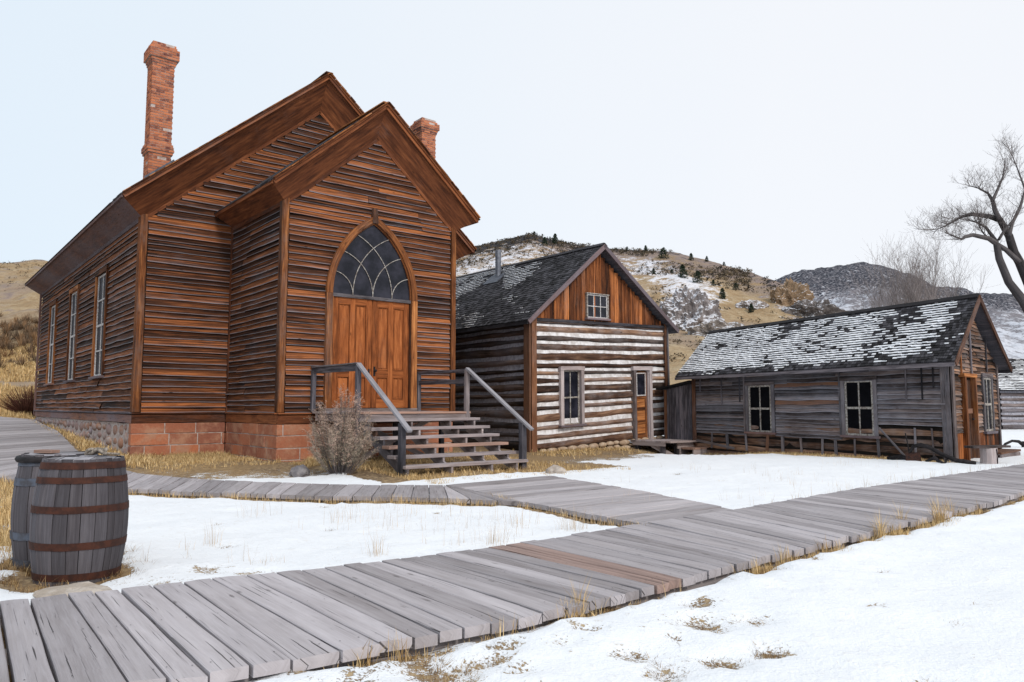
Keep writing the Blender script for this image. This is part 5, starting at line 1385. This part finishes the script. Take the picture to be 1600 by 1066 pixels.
# ------------------------------------------------------------------ trees
def grow(m, p, d, L, r, lvl, maxl, c, wander=.25, up=.12, mat=None, ratio=.72, kids=(2, 4), minr=.006):
    """one branch and everything that leaves it"""
    n = 5 if lvl < maxl else 3
    pts = [p]; rad = [r]; dd = d.normalized()
    for i in range(n):
        dd = (dd + V((ru(-1, 1), ru(-1, 1), ru(-1, 1))) * wander + V((0, 0, up))).normalized()
        p = p + dd * (L / n); pts.append(p); rad.append(max(minr, r * (1 - .55 * (i + 1) / n)))
    m.tube(pts, rad, 6 if r > .05 else 4 if r > .02 else 3, c=c, caps=False)
    if lvl >= maxl: return
    for i in range(random.randint(*kids) + (1 if lvl > 1 else 0)):
        k = ru(.35, 1.0); j = min(n - 1, int(k * n)); q = pts[j].lerp(pts[j + 1], k * n - j)
        nd = (dd * .75 + V((ru(-1, 1), ru(-1, 1), ru(-.6, 1)))).normalized()
        grow(m, q, nd, L * ru(.5, .85), max(minr, rad[j] * .62), lvl + 1, maxl, (rnd(), 0, rnd()), wander, up, mat, ratio, kids, minr)
random.seed(40)
DT = 42.
def sky(px, py, d=DT, off=0.):   # world point on a bearing given as ratio pairs
    return V(((px - 800) / 1181. * (d + off), d + off, 1.3 + (637 - py) / 1181. * (d + off)))
LIMBS = [  # (x/depth bearing*1181+800, height likewise, radius)
 [(1665, 640, .50), (1645, 540, .42), (1608, 470, .32), (1587, 440, .27), (1574, 402, .24), (1571, 378, .21)],
 [(1571, 378, .19), (1560, 370, .17), (1534, 364, .14), (1522, 367, .12), (1516, 371, .08), (1504, 366, .05), (1492, 361, .025)],
 [(1640, 560, .50), (1622, 450, .36), (1606, 408, .30), (1598, 392, .29), (1592, 366, .26), (1579, 340, .21), (1562, 334, .17), (1533, 330, .14), (1517, 335, .10), (1504, 342, .07), (1492, 349, .05), (1480, 354, .03), (1470, 356, .015)],
 [(1579, 340, .19), (1572, 325, .16), (1569, 308, .13), (1562, 296, .08), (1548, 288, .05), (1534, 284, .03)],
 [(1569, 308, .12), (1578, 290, .09), (1588, 268, .06), (1592, 246, .03)],
 [(1571, 378, .15), (1586, 388, .17), (1606, 408, .2)],
 [(1572, 376, .14), (1556, 352, .10), (1541, 343, .06), (1527, 340, .04)],
 [(1592, 366, .14), (1598, 345, .12), (1612, 320, .1), (1622, 290, .07), (1610, 250, .04), (1600, 222, .02)],
 [(1575, 372, .1), (1586, 355, .08), (1600, 340, .06)],
 [(1622, 450, .2), (1640, 420, .2), (1660, 370, .15), (1650, 320, .1), (1640, 270, .06)],
 [(1562, 372, .06), (1552, 362, .05), (1545, 350, .03), (1549, 336, .02)],
]
T1 = empty('cottonwood_tree', (29.2, DT, .3), 0, 'big leafless cottonwood with a crooked trunk at the right edge of the photo', 'tree')
o0 = V((29.2, DT, .3)); tr = MB(); tw = MB()
for li, L in enumerate(LIMBS):
    n = len(L); pts = [sky(x, y, DT, ([0, -1.2, .6, 1., .5, 0, 1.4, 1.5, 0, 1, -.5][li]) * (i / (n - 1)) * 1.0) - o0 for i, (x, y, r) in enumerate(L)]
    sm = []; rd = []
    for i in range(n - 1):
        for k in range(3):
            sm.append(pts[i].lerp(pts[i + 1], k / 3) + V((n3(i, k, li), n3(k, i, li), n3(li, i, k))) * .05); rd.append(L[i][2] + (L[i + 1][2] - L[i][2]) * k / 3)
    sm.append(pts[-1]); rd.append(L[-1][2])
    tr.tube(sm, [q * .80 for q in rd], 9, c=(rnd(), 0, rnd()))
    if li == 0: tpts = sm
    if li == 5: continue
    for i in range(2, len(sm)):
        if rd[i] > .23: continue
        for _ in range(1 if rd[i] > .1 else 3):
            d = (sm[i] - sm[i - 1]).normalized()
            nd = (d * ru(.2, 1.) + V((ru(-1, 1), ru(-1, 1), ru(-.25, 1.2)))).normalized()
            grow(tw, sm[i], nd, ru(.4, 1.05), ru(.011, .018), 2, 4, (rnd(), 0, rnd()), .22, .07, kids=(2, 3), minr=.0038)
tr.build('trunk', M['bark'], T1, smooth=True); tw.build('crown', M['twig'], T1)
T2 = empty('bare_willow', (25., 46., .3), 0, 'pale grey leafless many stemmed willow rising behind the long cabin roof', 'tree')
random.seed(5); tw = MB(); trk = MB()
for i in range(60):
    a = ru(0, 6.28); r = rnd() ** .6; p = V((r * 1.1 * math.cos(a) - .3, r * math.sin(a), 0)); tx = r * math.cos(a)
    d = V((tx * .22 + .02, r * math.sin(a) * .3, 1)); H = 11.2 * (1 - .22 * abs(tx - .1)) * ru(.72, 1.03)
    pts = [p]; dd = d.normalized()
    for k in range(7): dd = (dd + V((ru(-1, 1), ru(-1, 1), 0)) * .06 + V((0, 0, .03))).normalized(); pts.append(pts[-1] + dd * H / 7)
    trk.tube(pts, [.05, .042, .034, .026, .019, .013, .009, .005], 4, c=(rnd(), 0, rnd()), caps=False)
    for k in range(2, 7):
        for _ in range(5): grow(tw, pts[k].lerp(pts[k + 1], rnd()), (dd + V((ru(-1, 1), ru(-1, 1), ru(0, 1))) * .8), ru(.7, 1.9), .009, 3, 4, (rnd(), 0, rnd()), .12, .10, kids=(2, 4), minr=.0038)
trk.build('stems', M['willow'], T2); tw.build('twigs', M['willow'], T2)
# ------------------------------------------------------------------ hill plants and crags
def crown_mb(m, H, W_, n, seed):
    random.seed(seed)
    for i in range(n):
        k = rnd(); z = H * (.0 + 1.0 * k); rr = W_ * .5 * (1 - k) ** .5 * ru(.3, 1.08) * (1 if k > .1 else .85); a = ru(0, 6.28)
        c = V((rr * math.cos(a), rr * math.sin(a), z)); s = H * ru(.045, .10)
        for q in range(3):
            d1 = V((ru(-1, 1), ru(-1, 1), ru(-1, 1))).normalized() * s; d2 = V((ru(-1, 1), ru(-1, 1), ru(-1, 1))).normalized() * s
            cc = (rnd(), 0, rnd()); m.face([m.vert(c, cc), m.vert(c + d1, cc), m.vert(c + d2, cc)])
protos = []
for i in range(3):
    m = MB(); crown_mb(m, 1, (.85, 1.05, .7)[i], 420, 50 + i); t = MB(); t.tube([(0, 0, -.15), (0, 0, .5)], [.04, .02], 5)
    protos.append((m, t))
random.seed(3)
jun = [(.229, .66, 2.7, 'larger dark round juniper of the pair on the open snowy slope'), (.249, .655, 2.4, 'smaller dark pointed juniper of the pair on the open snowy slope'), (.282, .60, 2.0, 'olive green juniper right of the pair on the tan slope'),
       (.029, .60, 2.3, None), (.040, .605, 2.3, None), (.145, .70, 2.4, None), (.135, .72, 2.6, None), (.204, .90, 3.0, None), (.190, .76, 1.7, None), (.241, .94, 2.0, None), (.231, .56, 1.3, None), (.18, .98, 2.2, None), (.155, .97, 1.5, None),
       (-.068, 1., 3.0, None), (-.060, 1., 2.3, None), (-.088, .8, 2.2, None), (.03, .99, 1.5, None), (.058, .93, 3.0, None), (.044, .9, 2.4, None), (.125, .99, 1.5, None),
       (.262, .98, 1.6, None), (.285, .99, 1.1, None), (.215, .80, 1.1, None), (.32, .6, 1.6, None), (.27, .66, 1.3, None), (.30, .70, 1.5, None)]
made = {}
for i, (t, k, h, lab) in enumerate(jun):
    x, y, z = hill1(t, k); h *= .85
    e = empty('juniper_tree', (x, y, z - .1), ru(0, 6.28), lab or 'small dark juniper dotting the hillside beyond the cabins', 'tree', 'junipers on the hillside'); e.scale = (h, h, h)
    pi = i % 3
    if pi not in made:
        a = protos[pi][0].build('crown', M['juniper'], e); b = protos[pi][1].build('trunk', M['bark'], e); made[pi] = (a, b)
    else:
        for src in made[pi]: c = src.copy(); col.objects.link(c); c.parent = e
# low scrub strewn over the near hill
m = MB()
for i in range(5200):
    q = rnd()
    if q < .62: t = ru(-.13, .32); k = 1 - abs(random.gauss(0, .10)) if rnd() < .75 else ru(.2, 1)
    elif q < .8: t = ru(-.72, -.55); k = ru(.02, 1)
    else: t = ru(.17, .45); k = ru(.12, 1)
    if k < .02 or k > 1: continue
    x, y, z = hill1(t, k)
    if fbm(x * .05, y * .05, 77) < -.08: continue
    s = ru(.25, .8) * (.7 + .6 * (y > 90)) * (.45 if t < -.5 else 1); cc = rnd()
    for j in range(9):
        a = ru(0, 6.28); p = V((x + s * .5 * math.cos(a) * rnd() * 1.6, y + s * .5 * math.sin(a) * rnd() * 1.6, z + s * rnd() * .6))
        d1 = V((ru(-1, 1), ru(-1, 1), ru(-.5, 1))) * s * .4; d2 = V((ru(-1, 1), ru(-1, 1), ru(-.5, 1))) * s * .4
        c = (cc * .8 + .2 * rnd(), 0, rnd()); m.face([m.vert(p, c), m.vert(p + d1, c), m.vert(p + d2, c)])
tag(m.build('hillside_scrub', M['scrub']), 'low dark scrub strewn over the hillside and its crest', 'scrub', kind='stuff')
# brushy band and pale grass on the slope left of the church
m = MB(); g = MB()
for i in range(420):
    t = ru(-.78, -.56); k = abs(random.gauss(.31, .07))
    x, y, z = hill1(t, k); s = ru(.5, 1.25); cc = rnd()
    for j in range(70):
        a = ru(0, 6.28); el = ru(.2, 1.5); L = s * ru(.4, 1); d = V((math.cos(a) * math.cos(el), math.sin(a) * math.cos(el), math.sin(el)))
        p = V((x, y, z)) + d * L * .35; c = (min(.999, cc * .75 + .25 * rnd()), 0, rnd()); sdv = d.cross(V((0, 0, 1))).normalized() * .022
        m.face([m.vert(p - sdv, c), m.vert(p + sdv, c), m.vert(p + d * L * .65 + V((ru(-.1, .1), ru(-.1, .1), 0)), c)])
tag(m.build('slope_brush', M['slopebush']), 'rusty and grey brush band on the slope left of the church', 'brush', kind='stuff')
for i in range(15000):
    t = ru(-.72, -.585); d = ru(19, 52); x = t * d; y = d; z = gz(x, y)
    if d > 31: x, y, z = hill1(t, (d - 31) / 80.)
    u_, v_ = chuv(x, y)
    if (u_ > -2.3 and v_ < 20) or seg_dist(x, y, [((a[0] + b[0]) / 2, (a[1] + b[1]) / 2) for a, b in PATH_B[6:]]) < 1.6: continue
    if fbm(x * .3, y * .3, 9) < -.2: continue
    for j in range(3): blade(g, x + ru(-.1, .1), y + ru(-.1, .1), z - .02, ru(.12, .36), ru(.02, .15), ru(0, 6.28), .012 + .012 * (d > 34), (rnd(), 0, rnd()))
tag(g.build('slope_grass', M['grass']), 'tall golden grass on the slope left of the church', 'grass', kind='stuff')
def crag(name, t, k, r, sc, label, colr, sd, snowy=.5):
    x, y, z = hill1(t, k); m = MB()
    import bmesh
    bm = bmesh.new(); bmesh.ops.create_icosphere(bm, subdivisions=6, radius=1)
    for v in bm.verts:
        p = v.co.normalized(); n_ = 0; a = .5; f = 1.3
        for o in range(6): n_ += a * (1 - abs(mnoise.noise(p * f + V((sd, o, sd)))) * 2.2); a *= .52; f *= 2.1
        q = p * (.58 + .5 * n_); m.vert((q.x * r * sc[0], q.y * r * sc[1], max(-.25, q.z) * r * sc[2]))
    for f in bm.faces: m.face([v.index for v in f.verts])
    bm.free()
    t_ = NT(name + '_stone'); p_ = t_.obj(); nz = t_.n('ShaderNodeSeparateXYZ', i_0=t_.n('ShaderNodeNewGeometry').outputs['Normal']).outputs[2]
    n1 = t_.noise(p_, .9, 6, .65); n2 = t_.noise(p_, 3.5, 4, .6)
    c = t_.ramp(n1, [(.3, tuple(q * .45 for q in colr)), (.5, colr), (.7, tuple(min(1, q * 1.5) for q in colr))])
    sm = t_.math('ADD', t_.math('MULTIPLY', nz, .6), t_.math('MULTIPLY', t_.math('SUBTRACT', n2, .5), 1.3))
    sm = t_.math('ADD', sm, t_.math('MULTIPLY', t_.math('SUBTRACT', n1, .5), 1.2))
    c = t_.mix(t_.math('MULTIPLY', t_.step(sm, .62 - snowy * .7, .80 - snowy * .7), .9), c, (.74, .76, .82))
    mat = t_.done(c, .9, t_.bump(t_.math('ADD', n1, t_.math('MULTIPLY', n2, .5)), .8, .5), .1)
    o = m.build(name, mat, smooth=False); o.location = (x, y, z - .2); tag(o, label, 'rock outcrop')
crag('rock_outcrop', .238, .36, 4.3, (1.0, .8, 1.15), 'pale grey craggy outcrop dusted with snow just right of the log cabin roof', (.24, .215, .215), 2.2, .62)
crag('rock_outcrop', .275, .30, 2.4, (1.5, .8, .8), 'low snowy grey ledge at the right foot of the pale crag', (.22, .19, .17), 5.1, .45)
crag('rock_outcrop', .372, .80, 3.6, (1.1, .8, 1.15), 'tan and orange rock towers above the long cabin roof', (.26, .18, .115), 8.4, .3)
crag('rock_outcrop', .405, .80, 3.8, (1.4, .8, .8), 'dark grey crag between the tan rock towers and the far hill', (.13, .115, .11), 4.4, .35)
crag('rock_outcrop', .32, .62, 1.8, (1.6, .8, .7), 'small snowy rock rib on the tan slope above the long cabin roof', (.26, .22, .2), 11.4, .6)

# ================================================================== SKY, SUN, CAMERA
w = bpy.data.worlds.new('World'); scene.world = w; w.use_nodes = True
nt = w.node_tree; bg = nt.nodes['Background']
SUN_EL, SUN_AZ = R(34), R(148)      # azimuth clockwise from +Y
sk = nt.nodes.new('ShaderNodeTexSky'); sk.sky_type = 'NISHITA'; sk.sun_disc = False; sk.sun_elevation = SUN_EL; sk.sun_rotation = SUN_AZ
tc = nt.nodes.new('ShaderNodeTexCoord'); sp = nt.nodes.new('ShaderNodeSeparateXYZ'); nt.links.new(tc.outputs['Generated'], sp.inputs[0])
nz = nt.nodes.new('ShaderNodeTexNoise'); nz.inputs['Scale'].default_value = 1.6; nz.inputs['Detail'].default_value = 3; nt.links.new(tc.outputs['Generated'], nz.inputs['Vector'])
ad = nt.nodes.new('ShaderNodeMath'); ad.operation = 'MULTIPLY_ADD'; nt.links.new(sp.outputs[0], ad.inputs[0]); ad.inputs[1].default_value = .75; ad.inputs[2].default_value = .5
a2 = nt.nodes.new('ShaderNodeMath'); a2.operation = 'MULTIPLY_ADD'; nt.links.new(nz.outputs['Fac'], a2.inputs[0]); a2.inputs[1].default_value = .35; nt.links.new(ad.outputs[0], a2.inputs[2])
cr = nt.nodes.new('ShaderNodeValToRGB'); nt.links.new(a2.outputs[0], cr.inputs[0])
cr.color_ramp.elements[0].position = .15; cr.color_ramp.elements[0].color = (.765, .875, .975, 1)
cr.color_ramp.elements[1].position = .95; cr.color_ramp.elements[1].color = (.93, .955, 1.0, 1)
sc_ = nt.nodes.new('ShaderNodeVectorMath'); sc_.operation = 'SCALE'; nt.links.new(cr.outputs[0], sc_.inputs[0]); sc_.inputs['Scale'].default_value = 10.3
mx = nt.nodes.new('ShaderNodeMix'); mx.data_type = 'RGBA'; mx.inputs[0].default_value = .93
nt.links.new(sk.outputs[0], mx.inputs[6]); nt.links.new(sc_.outputs[0], mx.inputs[7]); nt.links.new(mx.outputs[2], bg.inputs['Color'])
bg.inputs['Strength'].default_value = .10
sl = bpy.data.lights.new('sun', 'SUN'); sl.energy = 1.9; sl.angle = R(11); sl.color = (1., .93, .84)
so = bpy.data.objects.new('sun', sl); col.objects.link(so)
d = V((math.sin(SUN_AZ) * math.cos(SUN_EL), math.cos(SUN_AZ) * math.cos(SUN_EL), math.sin(SUN_EL)))
so.rotation_euler = d.to_track_quat('Z', 'Y').to_euler()
cam = bpy.data.cameras.new('camera'); co = bpy.data.objects.new('camera', cam); col.objects.link(co)
co.location = (0, 0, 1.3); co.rotation_euler = (R(90) + math.atan(103 / 1177.), 0, 0)
cam.sensor_width = 36; cam.lens = 36 * 1177 / 1600.; cam.clip_start = .05; cam.clip_end = 4000
scene.camera = co
scene.render.resolution_x = 1024; scene.render.resolution_y = 682
scene.view_settings.view_transform = 'Standard'; scene.view_settings.look = 'None'; scene.view_settings.exposure = 0; scene.view_settings.gamma = 1
